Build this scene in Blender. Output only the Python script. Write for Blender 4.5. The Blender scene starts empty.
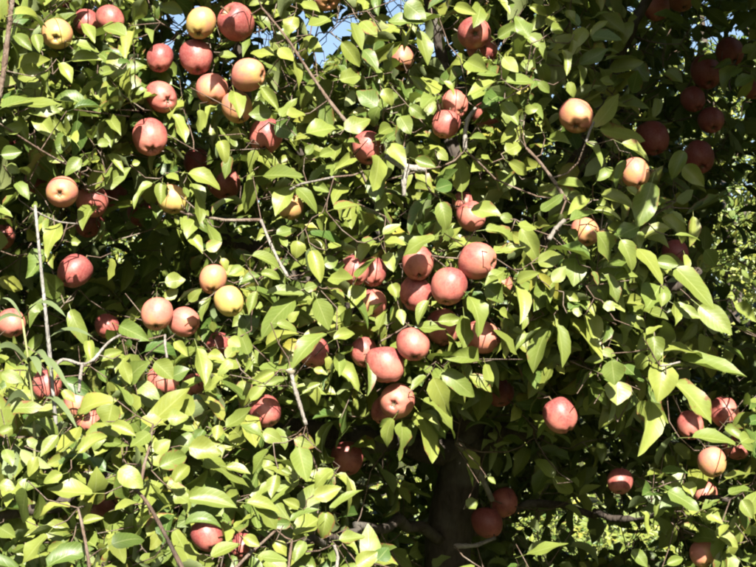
import bpy, bmesh, math, random
import numpy as np
from mathutils import Vector, Matrix
R = math.radians
rng = np.random.default_rng(11)
random.seed(11)
scene = bpy.context.scene
col = scene.collection

# ------------------------------------------------------------------ camera
F = 1318.0                       # focal length in photo pixels (756 wide)
PITCH = R(4.0)
CAM = np.array((0.0, 0.0, 1.6))
FWD = np.array((0.0, math.cos(PITCH), math.sin(PITCH)))
RGT = np.array((1.0, 0.0, 0.0))
UPV = np.array((0.0, -math.sin(PITCH), math.cos(PITCH)))
cam = bpy.data.cameras.new('camera')
cam.sensor_width = 36.0
cam.lens = 36.0 * F / 756.0
cam.clip_start = 0.05
cam.clip_end = 2000
cam_o = bpy.data.objects.new('camera', cam)
col.objects.link(cam_o)
cam_o.location = CAM
cam_o.rotation_euler = (math.pi / 2 + PITCH, 0, 0)
scene.camera = cam_o

# ------------------------------------------------------------------ sky, sun, exposure
SUN_EL, SUN_AZ = R(39), R(10)     # behind the camera, a little to its right
SUN = np.array((math.sin(SUN_AZ) * math.cos(SUN_EL), -math.cos(SUN_AZ) * math.cos(SUN_EL), math.sin(SUN_EL)))
world = bpy.data.worlds.new('World')
scene.world = world
world.use_nodes = True
wn = world.node_tree
wn.nodes.clear()
sky = wn.nodes.new('ShaderNodeTexSky')
sky.sky_type = 'NISHITA'
sky.sun_disc = False
sky.sun_elevation = SUN_EL
sky.sun_rotation = math.atan2(SUN[0], SUN[1])
sky.air_density = 1.0
sky.dust_density = 2.2
bgn = wn.nodes.new('ShaderNodeBackground')
bgn.inputs['Strength'].default_value = 0.05
wo = wn.nodes.new('ShaderNodeOutputWorld')
wn.links.new(sky.outputs[0], bgn.inputs[0])
wn.links.new(bgn.outputs[0], wo.inputs[0])
sun = bpy.data.lights.new('sun', 'SUN')
sun.energy = 5.0
sun.angle = R(0.53)
sun.color = (1.0, 0.955, 0.87)
sun_o = bpy.data.objects.new('sun', sun)
col.objects.link(sun_o)
sun_o.rotation_euler = Vector(-SUN).to_track_quat('-Z', 'Y').to_euler()
sun_o.location = (2, -6, 8)
scene.view_settings.view_transform = 'Standard'
scene.view_settings.look = 'None'
scene.view_settings.gamma = 1.0
scene.view_settings.exposure = 2.12
scene.render.engine = 'CYCLES'
scene.render.film_transparent = False
scene.cycles.filter_width = 2.1
scene.cycles.max_bounces = 5
scene.cycles.diffuse_bounces = 2
scene.cycles.glossy_bounces = 2
scene.cycles.transmission_bounces = 3

# ------------------------------------------------------------------ helpers
def P(px, py, d):
    return CAM + d * (FWD + RGT * ((px - 378.0) / F) - UPV * ((py - 283.5) / F))

def proj(pts):
    q = np.asarray(pts) - CAM
    d = q @ FWD
    ds = np.where(np.abs(d) < 1e-4, 1e-4, d)
    return 378.0 + F * (q @ RGT) / ds, 283.5 - F * (q @ UPV) / ds, d

def unit(v):
    v = np.asarray(v, float)
    return v / np.maximum(np.linalg.norm(v, axis=-1, keepdims=True), 1e-9)

def mesh_np(name, verts, faces, mat, parent=None, uv=None, attr=None, smooth=True):
    """faces: (n,4) int array (quads); uv per vertex; attr per vertex rgb."""
    me = bpy.data.meshes.new(name)
    nv, nf, k = len(verts), len(faces), faces.shape[1]
    me.vertices.add(nv)
    me.vertices.foreach_set('co', np.asarray(verts, np.float32).ravel())
    me.loops.add(nf * k)
    me.loops.foreach_set('vertex_index', faces.astype(np.int32).ravel())
    me.polygons.add(nf)
    me.polygons.foreach_set('loop_start', np.arange(0, nf * k, k, dtype=np.int32))
    me.polygons.foreach_set('loop_total', np.full(nf, k, np.int32))
    if smooth:
        me.polygons.foreach_set('use_smooth', np.ones(nf, bool))
    me.update(calc_edges=True)
    if uv is not None:
        l = me.uv_layers.new(name='UVMap')
        l.data.foreach_set('uv', np.asarray(uv, np.float32)[faces.ravel()].ravel())
    if attr is not None:
        a = me.color_attributes.new('tint', 'FLOAT_COLOR', 'POINT')
        a.data.foreach_set('color', np.concatenate([attr, np.ones((nv, 1))], 1).astype(np.float32).ravel())
    me.validate()
    me.materials.append(mat)
    o = bpy.data.objects.new(name, me)
    col.objects.link(o)
    if parent is not None:
        o.parent = parent
    return o

def empty(name, loc):
    o = bpy.data.objects.new(name, None)
    o.location = loc
    col.objects.link(o)
    return o

def tag(o, label=None, cat=None, group=None, kind=None):
    if label: o['label'] = label
    if cat: o['category'] = cat
    if group: o['group'] = group
    if kind: o['kind'] = kind
    return o

class NT:
    def __init__(s, name):
        s.m = bpy.data.materials.new(name)
        s.m.use_nodes = True
        s.t = s.m.node_tree
        s.t.nodes.clear()
        s.out = s.t.nodes.new('ShaderNodeOutputMaterial')
    def n(s, typ, **kw):
        nd = s.t.nodes.new('ShaderNode' + typ)
        for k, v in kw.items():
            if k.startswith('_'):
                setattr(nd, k[1:], v)
            else:
                nd.inputs[k].default_value = v
        return nd
    def l(s, a, b):
        s.t.links.new(a, b)
    def mix(s, fac, a, b, blend='MIX'):
        nd = s.t.nodes.new('ShaderNodeMix')
        nd.data_type = 'RGBA'
        nd.blend_type = blend
        for sock, v in ((nd.inputs[0], fac), (nd.inputs[6], a), (nd.inputs[7], b)):
            if hasattr(v, 'links') or isinstance(v, bpy.types.NodeSocket):
                s.l(v, sock)
            elif isinstance(v, (int, float)):
                sock.default_value = v
            else:
                sock.default_value = (*v, 1)
        return nd.outputs[2]
    def math(s, op, a, b=None, clamp=False):
        nd = s.t.nodes.new('ShaderNodeMath')
        nd.operation = op
        nd.use_clamp = clamp
        for sock, v in ((nd.inputs[0], a), (nd.inputs[1], b)):
            if v is None: continue
            if isinstance(v, bpy.types.NodeSocket): s.l(v, sock)
            else: sock.default_value = v
        return nd.outputs[0]
    def ramp(s, fac, stops):
        nd = s.t.nodes.new('ShaderNodeValToRGB')
        els = nd.color_ramp.elements
        while len(els) < len(stops): els.new(0.5)
        for e, (p, c) in zip(els, stops):
            e.position = p
            e.color = (*c, 1) if len(c) == 3 else c
        s.l(fac, nd.inputs[0])
        return nd.outputs[0]

# ------------------------------------------------------------------ materials
def mat_leaf():
    m = NT('apple_leaf')
    at = m.n('Attribute', _attribute_name='tint')
    sep = m.n('SeparateColor'); m.l(at.outputs['Color'], sep.inputs[0])
    tone, yel, wear = sep.outputs[0], sep.outputs[1], sep.outputs[2]
    base = m.mix(tone, (0.040, 0.076, 0.014), (0.162, 0.186, 0.036))
    base = m.mix(yel, base, (0.30, 0.25, 0.035))
    uv = m.n('UVMap')
    su = m.n('SeparateXYZ'); m.l(uv.outputs[0], su.inputs[0])
    across = m.math('ABSOLUTE', m.math('SUBTRACT', su.outputs[0], 0.5))
    mid = m.math('SUBTRACT', 1.0, m.math('MULTIPLY', across, 22.0), True)
    vv = m.math('SUBTRACT', su.outputs[1], m.math('MULTIPLY', across, 0.55))
    sv = m.math('SINE', m.math('MULTIPLY', vv, 52.0))
    sv2 = m.math('POWER', m.math('MAXIMUM', sv, 0.0), 6.0)
    geo = m.n('NewGeometry')
    no = m.n('TexNoise', Scale=60.0, Detail=3.0, Roughness=0.6)
    m.l(geo.outputs['Position'], no.inputs['Vector'])
    base = m.mix(m.math('MULTIPLY', m.math('SUBTRACT', no.outputs[0], 0.35, True), 0.55), base, (0.045, 0.075, 0.016))
    base = m.mix(m.math('MULTIPLY', mid, 0.4), base, (0.24, 0.26, 0.10))
    base = m.mix(m.math('MULTIPLY', sv2, 0.17), base, (0.20, 0.23, 0.08))
    # brown edges and spots on worn leaves
    no2 = m.n('TexNoise', Scale=45.0, Detail=4.0, Roughness=0.7)
    m.l(geo.outputs['Position'], no2.inputs['Vector'])
    edge = m.math('MULTIPLY', m.math('POWER', m.math('MULTIPLY', across, 2.0), 3.0), 0.25)
    sp = m.math('ADD', m.math('ADD', no2.outputs[0], edge), m.math('MULTIPLY', wear, 0.27))
    spot = m.math('MULTIPLY', m.math('SUBTRACT', sp, 0.88, True), 9.0, True)
    base = m.mix(spot, base, (0.13, 0.065, 0.025))
    back = m.mix(0.6, base, (0.15, 0.18, 0.085))
    colr = m.mix(geo.outputs['Backfacing'], base, back)
    rough = m.math('ADD', m.math('MULTIPLY', geo.outputs['Backfacing'], 0.25), m.math('ADD', m.math('MULTIPLY', no.outputs[0], 0.25), 0.30))
    p = m.n('BsdfPrincipled', **{'Specular IOR Level': 0.3})
    m.l(colr, p.inputs['Base Color']); m.l(rough, p.inputs['Roughness'])
    h = m.math('SUBTRACT', m.math('MULTIPLY', no.outputs[0], 0.35), m.math('ADD', m.math('MULTIPLY', sv2, 0.5), mid))
    bp = m.n('Bump', Strength=0.25, Distance=0.0007); m.l(h, bp.inputs['Height'])
    m.l(bp.outputs[0], p.inputs['Normal'])
    tr = m.n('BsdfTranslucent')
    m.l(m.mix(0.75, colr, (0.22, 0.30, 0.03)), tr.inputs['Color'])
    mx = m.n('MixShader', Fac=0.17)
    m.l(p.outputs[0], mx.inputs[1]); m.l(tr.outputs[0], mx.inputs[2])
    m.l(mx.outputs[0], m.out.inputs['Surface'])
    return m.m

def mat_bark(name, c0, c1, c2, scale=1.0):
    m = NT(name)
    tc = m.n('TexCoord')
    mp = m.n('Mapping'); mp.inputs['Scale'].default_value = (1, 1, 0.45)
    m.l(tc.outputs['Object'], mp.inputs[0])
    n1 = m.n('TexNoise', Scale=38.0 * scale, Detail=6.0, Roughness=0.65); m.l(mp.outputs[0], n1.inputs['Vector'])
    n2 = m.n('TexNoise', Scale=9.0 * scale, Detail=3.0); m.l(tc.outputs['Object'], n2.inputs['Vector'])
    v = m.n('TexVoronoi', Scale=55.0 * scale); v.feature = 'DISTANCE_TO_EDGE'; m.l(mp.outputs[0], v.inputs['Vector'])
    c = m.ramp(n1.outputs[0], [(0.3, c0), (0.62, c1)])
    c = m.mix(m.math('MULTIPLY', m.math('SUBTRACT', n2.outputs[0], 0.48, True), 4.0, True), c, c2)
    p = m.n('BsdfPrincipled', Roughness=0.85, **{'Specular IOR Level': 0.25})
    m.l(c, p.inputs['Base Color'])
    h = m.math('ADD', n1.outputs[0], m.math('MULTIPLY', m.math('MINIMUM', v.outputs[0], 0.2), 2.0))
    bp = m.n('Bump', Strength=0.8, Distance=0.004); m.l(h, bp.inputs['Height'])
    m.l(bp.outputs[0], p.inputs['Normal']); m.l(p.outputs[0], m.out.inputs[0])
    return m.m

def mat_apple():
    m = NT('apple_skin')
    oi = m.n('ObjectInfo')
    sc = m.n('SeparateColor'); m.l(oi.outputs['Color'], sc.inputs[0])
    tc = m.n('TexCoord')
    addv = m.n('VectorMath', _operation='ADD')
    rv = m.n('CombineXYZ'); r10 = m.math('MULTIPLY', oi.outputs['Random'], 37.0)
    m.l(r10, rv.inputs[0]); m.l(r10, rv.inputs[1]); m.l(r10, rv.inputs[2])
    m.l(tc.outputs['Object'], addv.inputs[0]); m.l(rv.outputs[0], addv.inputs[1])
    big = m.n('TexNoise', Scale=1.1, Detail=2.0); m.l(addv.outputs[0], big.inputs['Vector'])
    # streaks run from stem to calyx: noise over direction around the axis
    mp = m.n('Mapping'); mp.inputs['Scale'].default_value = (9, 9, 0.9)
    m.l(addv.outputs[0], mp.inputs[0])
    st = m.n('TexNoise', Scale=1.6, Detail=5.0, Roughness=0.7); m.l(mp.outputs[0], st.inputs['Vector'])
    fine = m.n('TexNoise', Scale=9.0, Detail=4.0); m.l(addv.outputs[0], fine.inputs['Vector'])
    sz = m.n('SeparateXYZ'); m.l(tc.outputs['Object'], sz.inputs[0])
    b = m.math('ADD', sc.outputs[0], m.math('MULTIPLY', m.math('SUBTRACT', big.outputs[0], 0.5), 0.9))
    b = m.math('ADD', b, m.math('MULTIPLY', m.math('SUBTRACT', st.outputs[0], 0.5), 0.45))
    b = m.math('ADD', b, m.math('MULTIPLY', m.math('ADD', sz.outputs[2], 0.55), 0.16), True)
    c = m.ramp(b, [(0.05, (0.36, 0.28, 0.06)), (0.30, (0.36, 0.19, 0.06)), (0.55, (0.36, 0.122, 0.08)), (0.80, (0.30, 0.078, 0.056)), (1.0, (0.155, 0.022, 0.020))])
    vo = m.n('TexVoronoi', Scale=9.5); m.l(addv.outputs[0], vo.inputs['Vector'])
    dot = m.math('SUBTRACT', 1.0, m.math('MULTIPLY', vo.outputs['Distance'], 11.0), True)
    c = m.mix(m.math('MULTIPLY', dot, 0.55), c, (0.36, 0.24, 0.12))
    # russet round the stem cavity
    rz = m.n('VectorMath', _operation='LENGTH')
    cx = m.n('CombineXYZ'); m.l(sz.outputs[0], cx.inputs[0]); m.l(sz.outputs[1], cx.inputs[1]); m.l(cx.outputs[0], rz.inputs[0])
    rus = m.math('MULTIPLY', m.math('SUBTRACT', m.math('ADD', 0.30, m.math('MULTIPLY', fine.outputs[0], 0.18)), rz.outputs['Value'], True), 4.0, True)
    top = m.math('GREATER_THAN', sz.outputs[2], 0.0)
    c = m.mix(m.math('MULTIPLY', rus, m.math('MULTIPLY', top, 0.7)), c, (0.19, 0.14, 0.045))
    # waxy bloom
    c = m.mix(m.math('MULTIPLY', m.math('SUBTRACT', fine.outputs[0], 0.2, True), 0.46), c, (0.40, 0.21, 0.185))
    ro = m.math('ADD', 0.34, m.math('MULTIPLY', fine.outputs[0], 0.22))
    p = m.n('BsdfPrincipled', **{'Specular IOR Level': 0.36})
    m.l(c, p.inputs['Base Color']); m.l(ro, p.inputs['Roughness'])
    bp = m.n('Bump', Strength=0.04, Distance=0.02)
    m.l(m.math('ADD', fine.outputs[0], m.math('MULTIPLY', dot, 0.15)), bp.inputs['Height']); m.l(bp.outputs[0], p.inputs['Normal'])
    m.l(p.outputs[0], m.out.inputs[0])
    return m.m

def mat_simple(name, c, rough=0.8, c2=None, scale=30):
    m = NT(name)
    tc = m.n('TexCoord')
    n1 = m.n('TexNoise', Scale=scale, Detail=4.0); m.l(tc.outputs['Object'], n1.inputs['Vector'])
    cc = m.mix(n1.outputs[0], c, c2 or tuple(x * 0.6 for x in c))
    p = m.n('BsdfPrincipled', Roughness=rough, **{'Specular IOR Level': 0.3})
    m.l(cc, p.inputs['Base Color']); m.l(p.outputs[0], m.out.inputs[0])
    return m.m

def mat_ground():
    m = NT('orchard_grass_ground')
    geo = m.n('NewGeometry')
    n1 = m.n('TexNoise', Scale=0.8, Detail=6.0); m.l(geo.outputs['Position'], n1.inputs['Vector'])
    n2 = m.n('TexNoise', Scale=40.0, Detail=5.0); m.l(geo.outputs['Position'], n2.inputs['Vector'])
    c = m.ramp(n1.outputs[0], [(0.35, (0.045, 0.06, 0.018)), (0.55, (0.08, 0.09, 0.03)), (0.75, (0.13, 0.11, 0.05))])
    c = m.mix(n2.outputs[0], c, (0.05, 0.05, 0.02))
    p = m.n('BsdfPrincipled', Roughness=0.95, **{'Specular IOR Level': 0.1}); m.l(c, p.inputs['Base Color'])
    bp = m.n('Bump', Strength=1.0, Distance=0.05); m.l(n2.outputs[0], bp.inputs['Height']); m.l(bp.outputs[0], p.inputs['Normal'])
    m.l(p.outputs[0], m.out.inputs[0])
    return m.m

M_LEAF = mat_leaf()
M_BARK = mat_bark('apple_bark', (0.020, 0.015, 0.011), (0.055, 0.042, 0.032), (0.10, 0.09, 0.073))
M_TWIG = mat_bark('apple_twig_bark', (0.06, 0.036, 0.026), (0.11, 0.075, 0.052), (0.16, 0.13, 0.10), 2.0)
M_PALE = mat_bark('weathered_grey_wood', (0.10, 0.085, 0.07), (0.18, 0.16, 0.135), (0.25, 0.235, 0.205), 2.0)
M_STICK = mat_bark('bleached_wood', (0.12, 0.11, 0.095), (0.19, 0.18, 0.16), (0.25, 0.24, 0.22), 2.0)
M_APPLE = mat_apple()
M_STEM = mat_simple('apple_stem', (0.11, 0.075, 0.035))
M_CALYX = mat_simple('apple_calyx', (0.075, 0.05, 0.028), 0.9, (0.13, 0.11, 0.06))
M_CUT = mat_simple('cut_wood', (0.36, 0.31, 0.22), 0.8)
M_GROUND = mat_ground()
M_GRASS = mat_simple('grass_blade', (0.075, 0.115, 0.025), 0.6, (0.15, 0.15, 0.045), 3.0)
M_WEED = mat_simple('weed_blade', (0.085, 0.105, 0.04), 0.7, (0.06, 0.085, 0.03), 20)
M_WEEDSTEM = mat_simple('weed_stem', (0.20, 0.21, 0.08), 0.6)

# ------------------------------------------------------------------ ground
gm = np.array([(-300, -60, 0), (300, -60, 0), (300, 600, 0), (-300, 600, 0)], float)
g = mesh_np('ground', gm, np.array([[0, 1, 2, 3]]), M_GROUND, smooth=False)
tag(g, kind='structure')

# ------------------------------------------------------------------ leaf geometry (vectorised)
def leaf_grid(ts, ss):
    nt, ns = len(ts), len(ss)
    f = []
    for i in range(nt - 1):
        for j in range(ns - 1):
            a = i * ns + j
            f.append((a, a + 1, a + ns + 1, a + ns))
    return np.array(f)

def leaf_profile(t):
    t = np.clip(t, 0, 1)
    return np.clip(np.sin(np.pi * t ** 0.76) ** 0.72 * (1 - 0.30 * t ** 3), 0.0, 1)

LO_T = np.array([-0.26, 0.0, 0.06, 0.2, 0.42, 0.65, 0.86, 1.0]); LO_S = np.array([-1.0, 0.0, 1.0])
HI_T = np.array([-0.28, 0.0, 0.03, 0.09, 0.19, 0.33, 0.49, 0.64, 0.77, 0.88, 0.95, 1.0]); HI_S = np.array([-1.0, -0.55, 0.0, 0.55, 1.0])

def leaf_verts(B, A, N, L, W, bend, fold, wave, twist, phase, ts, ss):
    """arrays over n leaves -> verts (n, nt*ns, 3), uv (nt*ns,2)"""
    n = len(L)
    A = unit(A); N = unit(N - A * np.sum(A * N, 1, keepdims=True)); S = np.cross(A, N)
    t = ts[None, :, None]; s = ss[None, None, :]
    h = np.where(t < 0, 0.030, np.maximum(leaf_profile(t), np.where(t < 0.03, 0.03, 0.012)))
    Lc, Wc = L[:, None, None], W[:, None, None]
    # arc: bend is the total turning angle along the blade
    k = bend[:, None, None]
    tt = t + 0 * k
    y = np.where(np.abs(k) < 1e-3, tt, np.sin(k * tt) / np.where(np.abs(k) < 1e-3, 1, k))
    z = np.where(np.abs(k) < 1e-3, 0, -(1 - np.cos(k * tt)) / np.where(np.abs(k) < 1e-3, 1, k))
    tw = twist[:, None, None] * np.clip(tt, 0, 1)
    fo = fold[:, None, None]
    ser = 1 + 0.09 * np.sin(tt * 41 + phase[:, None, None] * 3 + s * 2) * (np.abs(s) > 0.9)
    x0 = s * h * Wc * 0.5 * np.cos(fo) * ser
    z0 = np.abs(s) * h * Wc * 0.5 * np.sin(fo) + wave[:, None, None] * Wc * np.abs(s) ** 2 * h * np.sin(tt * 9 + phase[:, None, None] + s * 1.9)
    x = x0 * np.cos(tw) - z0 * np.sin(tw)
    zz = x0 * np.sin(tw) + z0 * np.cos(tw)
    # normal tilts along the bend
    ca, sa = np.cos(k * tt), np.sin(k * tt)
    Y = Lc * y + zz * sa
    Z = Lc * z + zz * ca
    V = B[:, None, None, :] + Y[..., None] * A[:, None, None, :] + x[..., None] * S[:, None, None, :] + Z[..., None] * N[:, None, None, :]
    V = V.reshape(n, -1, 3)
    U = np.stack(np.broadcast_arrays(ss[None, :] * 0.5 + 0.5, ts[:, None]), -1).reshape(-1, 2)
    return V, U

class Leaves:
    """struct of arrays"""
    keys = ('B', 'A', 'N', 'L', 'W', 'bend', 'fold', 'wave', 'twist', 'phase', 'tint')
    def __init__(s): s.d = {k: [] for k in s.keys}
    def add(s, **kw):
        for k in s.keys: s.d[k].append(np.asarray(kw[k], float))
    def arr(s):
        return {k: np.concatenate(v) for k, v in s.d.items()}

def sub(a, m): return {k: v[m] for k, v in a.items()}
def cat(a, b): return {k: np.concatenate([a[k], b[k]]) for k in a}

def build_leaves(name, a, ts, ss, parent, loc=(0, 0, 0)):
    V, U = leaf_verts(*[a[k] for k in Leaves.keys[:10]], ts, ss)
    n, nv = V.shape[:2]
    fg = leaf_grid(ts, ss)
    f = (fg[None] + (np.arange(n) * nv)[:, None, None]).reshape(-1, 4)
    tint = np.repeat(a['tint'], nv, 0)
    return mesh_np(name, V.reshape(-1, 3) - np.asarray(loc), f, M_LEAF, parent, np.tile(U, (n, 1)), tint)

def leaf_style(n, lo=0.055, hi=0.098):
    L = rng.uniform(lo, hi, n)
    return dict(L=L, W=L * rng.uniform(0.48, 0.66, n), bend=rng.normal(0.6, 0.55, n), fold=rng.normal(0.5, 0.26, n),
                wave=rng.uniform(0.0, 0.19, n), twist=rng.normal(0, 0.5, n), phase=rng.uniform(0, 6.28, n))

def shoot_leaves(bases, dirs, lens, counts, size=(0.055, 0.098), ybias=0.0, sunface=1.0):
    """leaves in a spiral up each shoot"""
    idx = np.repeat(np.arange(len(bases)), counts)
    n = len(idx)
    ordn = np.concatenate([np.arange(c) for c in counts])
    frac = (ordn + 0.6) / np.repeat(counts, counts)
    D = unit(dirs)[idx]
    ref = np.where(np.abs(D[:, 2:3]) > 0.9, np.array([[1.0, 0, 0]]), np.array([[0, 0, 1.0]]))
    e1 = unit(np.cross(D, ref)); e2 = np.cross(D, e1)
    ang = ordn * 2.4 + np.repeat(rng.uniform(0, 6.28, len(bases)), counts) + rng.normal(0, 0.35, n)
    rad = e1 * np.cos(ang)[:, None] + e2 * np.sin(ang)[:, None]
    el = rng.uniform(0.15, 0.75, n)[:, None]
    A = unit(rad + D * el + np.array([0, 0, -0.25]) * rng.uniform(0, 1.6, n)[:, None] + rng.normal(0, 0.16, (n, 3)))
    N = unit(D * 0.5 + SUN * sunface * rng.uniform(0.0, 1.2, n)[:, None] + np.array([0, 0, 0.4]) + rng.normal(0, 0.5, (n, 3)))
    st = leaf_style(n, *size)
    B = bases[idx] + D * (frac * lens[idx])[:, None] + A * (0.26 * st['L'])[:, None]
    sh_t = np.repeat(rng.normal(0.04, 0.22, len(bases)), counts)
    tint = np.stack([np.clip(rng.normal(0.48, 0.28, n) + sh_t, 0, 1), np.clip(rng.normal(0.02 + ybias, 0.10, n) + 0.5 * (rng.random(n) < 0.025), 0, 0.7), rng.uniform(0, 1, n) ** 2], 1)
    return dict(B=B, A=A, N=N, tint=tint, **st), idx

def mid_tip(a):
    A = unit(a['A'])
    return a['B'] + A * (0.5 * a['L'])[:, None], a['B'] + A * (0.92 * a['L'])[:, None]

# ------------------------------------------------------------------ foliage maps of the near tree
DENS = np.array([[int(c) for c in r] for r in (
    '995663336778765688642112', '867753124677554699531122', '876854236788655898521112', '975554346888765686641113',
    '986435445787675575573213', '665325524776675664564632', '444336513677676654657522', '454313512677666656766433',
    '344213546777543587776632', '443224547776533687666652', '343345567776445566656552', '465766666765345446776553',
    '777777665643243235466532', '888888865543364111224345', '689999887752231111132224', '899999988873110111224555',
    '999999988884210111234555', '999999988776310122333444')], float)
DENS[7:13, 16:23] = np.maximum(DENS[7:13, 16:23] - 2.2, 1.0)
DENS[13:18, 13:20] = np.minimum(DENS[13:18, 13:20], 1.5)
SURF_X = np.array([0, 126, 252, 378, 504, 630, 756.0]); SURF_Y = np.array([0, 142, 284, 426, 567.0])
SURF = np.array([[2.68, 2.82, 2.86, 2.82, 2.76, 2.95, 3.05], [2.68, 2.86, 2.86, 2.76, 2.74, 2.78, 3.0], [2.62, 2.85, 2.76, 2.70, 2.70, 2.62, 2.80],
                 [2.36, 2.42, 2.60, 2.75, 2.90, 2.74, 2.75], [2.20, 2.22, 2.36, 2.62, 3.0, 2.9, 2.85]])

def bil(G, xs, ys, x, y):
    x = np.clip(x, xs[0], xs[-1]); y = np.clip(y, ys[0], ys[-1])
    i = np.clip(np.searchsorted(xs, x, 'right') - 1, 0, len(xs) - 2); j = np.clip(np.searchsorted(ys, y, 'right') - 1, 0, len(ys) - 2)
    u = (x - xs[i]) / (xs[i + 1] - xs[i]); v = (y - ys[j]) / (ys[j + 1] - ys[j])
    return G[j, i] * (1 - u) * (1 - v) + G[j, i + 1] * u * (1 - v) + G[j + 1, i] * (1 - u) * v + G[j + 1, i + 1] * u * v

def surf(x, y): return bil(SURF, SURF_X, SURF_Y, np.asarray(x, float), np.asarray(y, float))
def dens(x, y):
    return bil(DENS, (np.arange(24) + 0.5) * 31.5, (np.arange(18) + 0.5) * 31.5, np.asarray(x, float), np.asarray(y, float))

# gaps in the crown: (x, y, rx, ry, keep probability)
GAPS = [(267, 40, 13, 11, 0), (309, 24, 10, 9, 0), (328, 42, 14, 13, 0), (348, 24, 10, 10, 0), (300, 48, 9, 8, 0.1), (394, 8, 13, 12, 0), (432, 40, 15, 15, 0.12), (404, 22, 6, 6, 0.15), (134, 38, 3, 6, 0),
        (171, 44, 5, 4, 0), (66, 12, 3, 3, 0), (425, 26, 6, 8, 0.1), (316, 66, 8, 5, 0.3),
        (744, 255, 34, 72, 0.08), (745, 180, 14, 22, 0.3), (712, 32, 16, 24, 0.35), (412, 478, 18, 40, 0.3), (396, 535, 20, 20, 0.5), (590, 160, 20, 26, 0.4),
        (545, 165, 16, 22, 0.45), (545, 535, 32, 26, 0.25), (600, 525, 36, 32, 0.25), (650, 545, 34, 20, 0.35), (370, 478, 12, 14, 0.4), (527, 205, 14, 20, 0.5)]
def gap_keep(x, y):
    k = np.ones(len(x))
    for gx, gy, rx, ry, p in GAPS:
        ins = ((x - gx) / rx) ** 2 + ((y - gy) / ry) ** 2 < 1
        k = np.where(ins, np.minimum(k, p), k)
    return k

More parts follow.
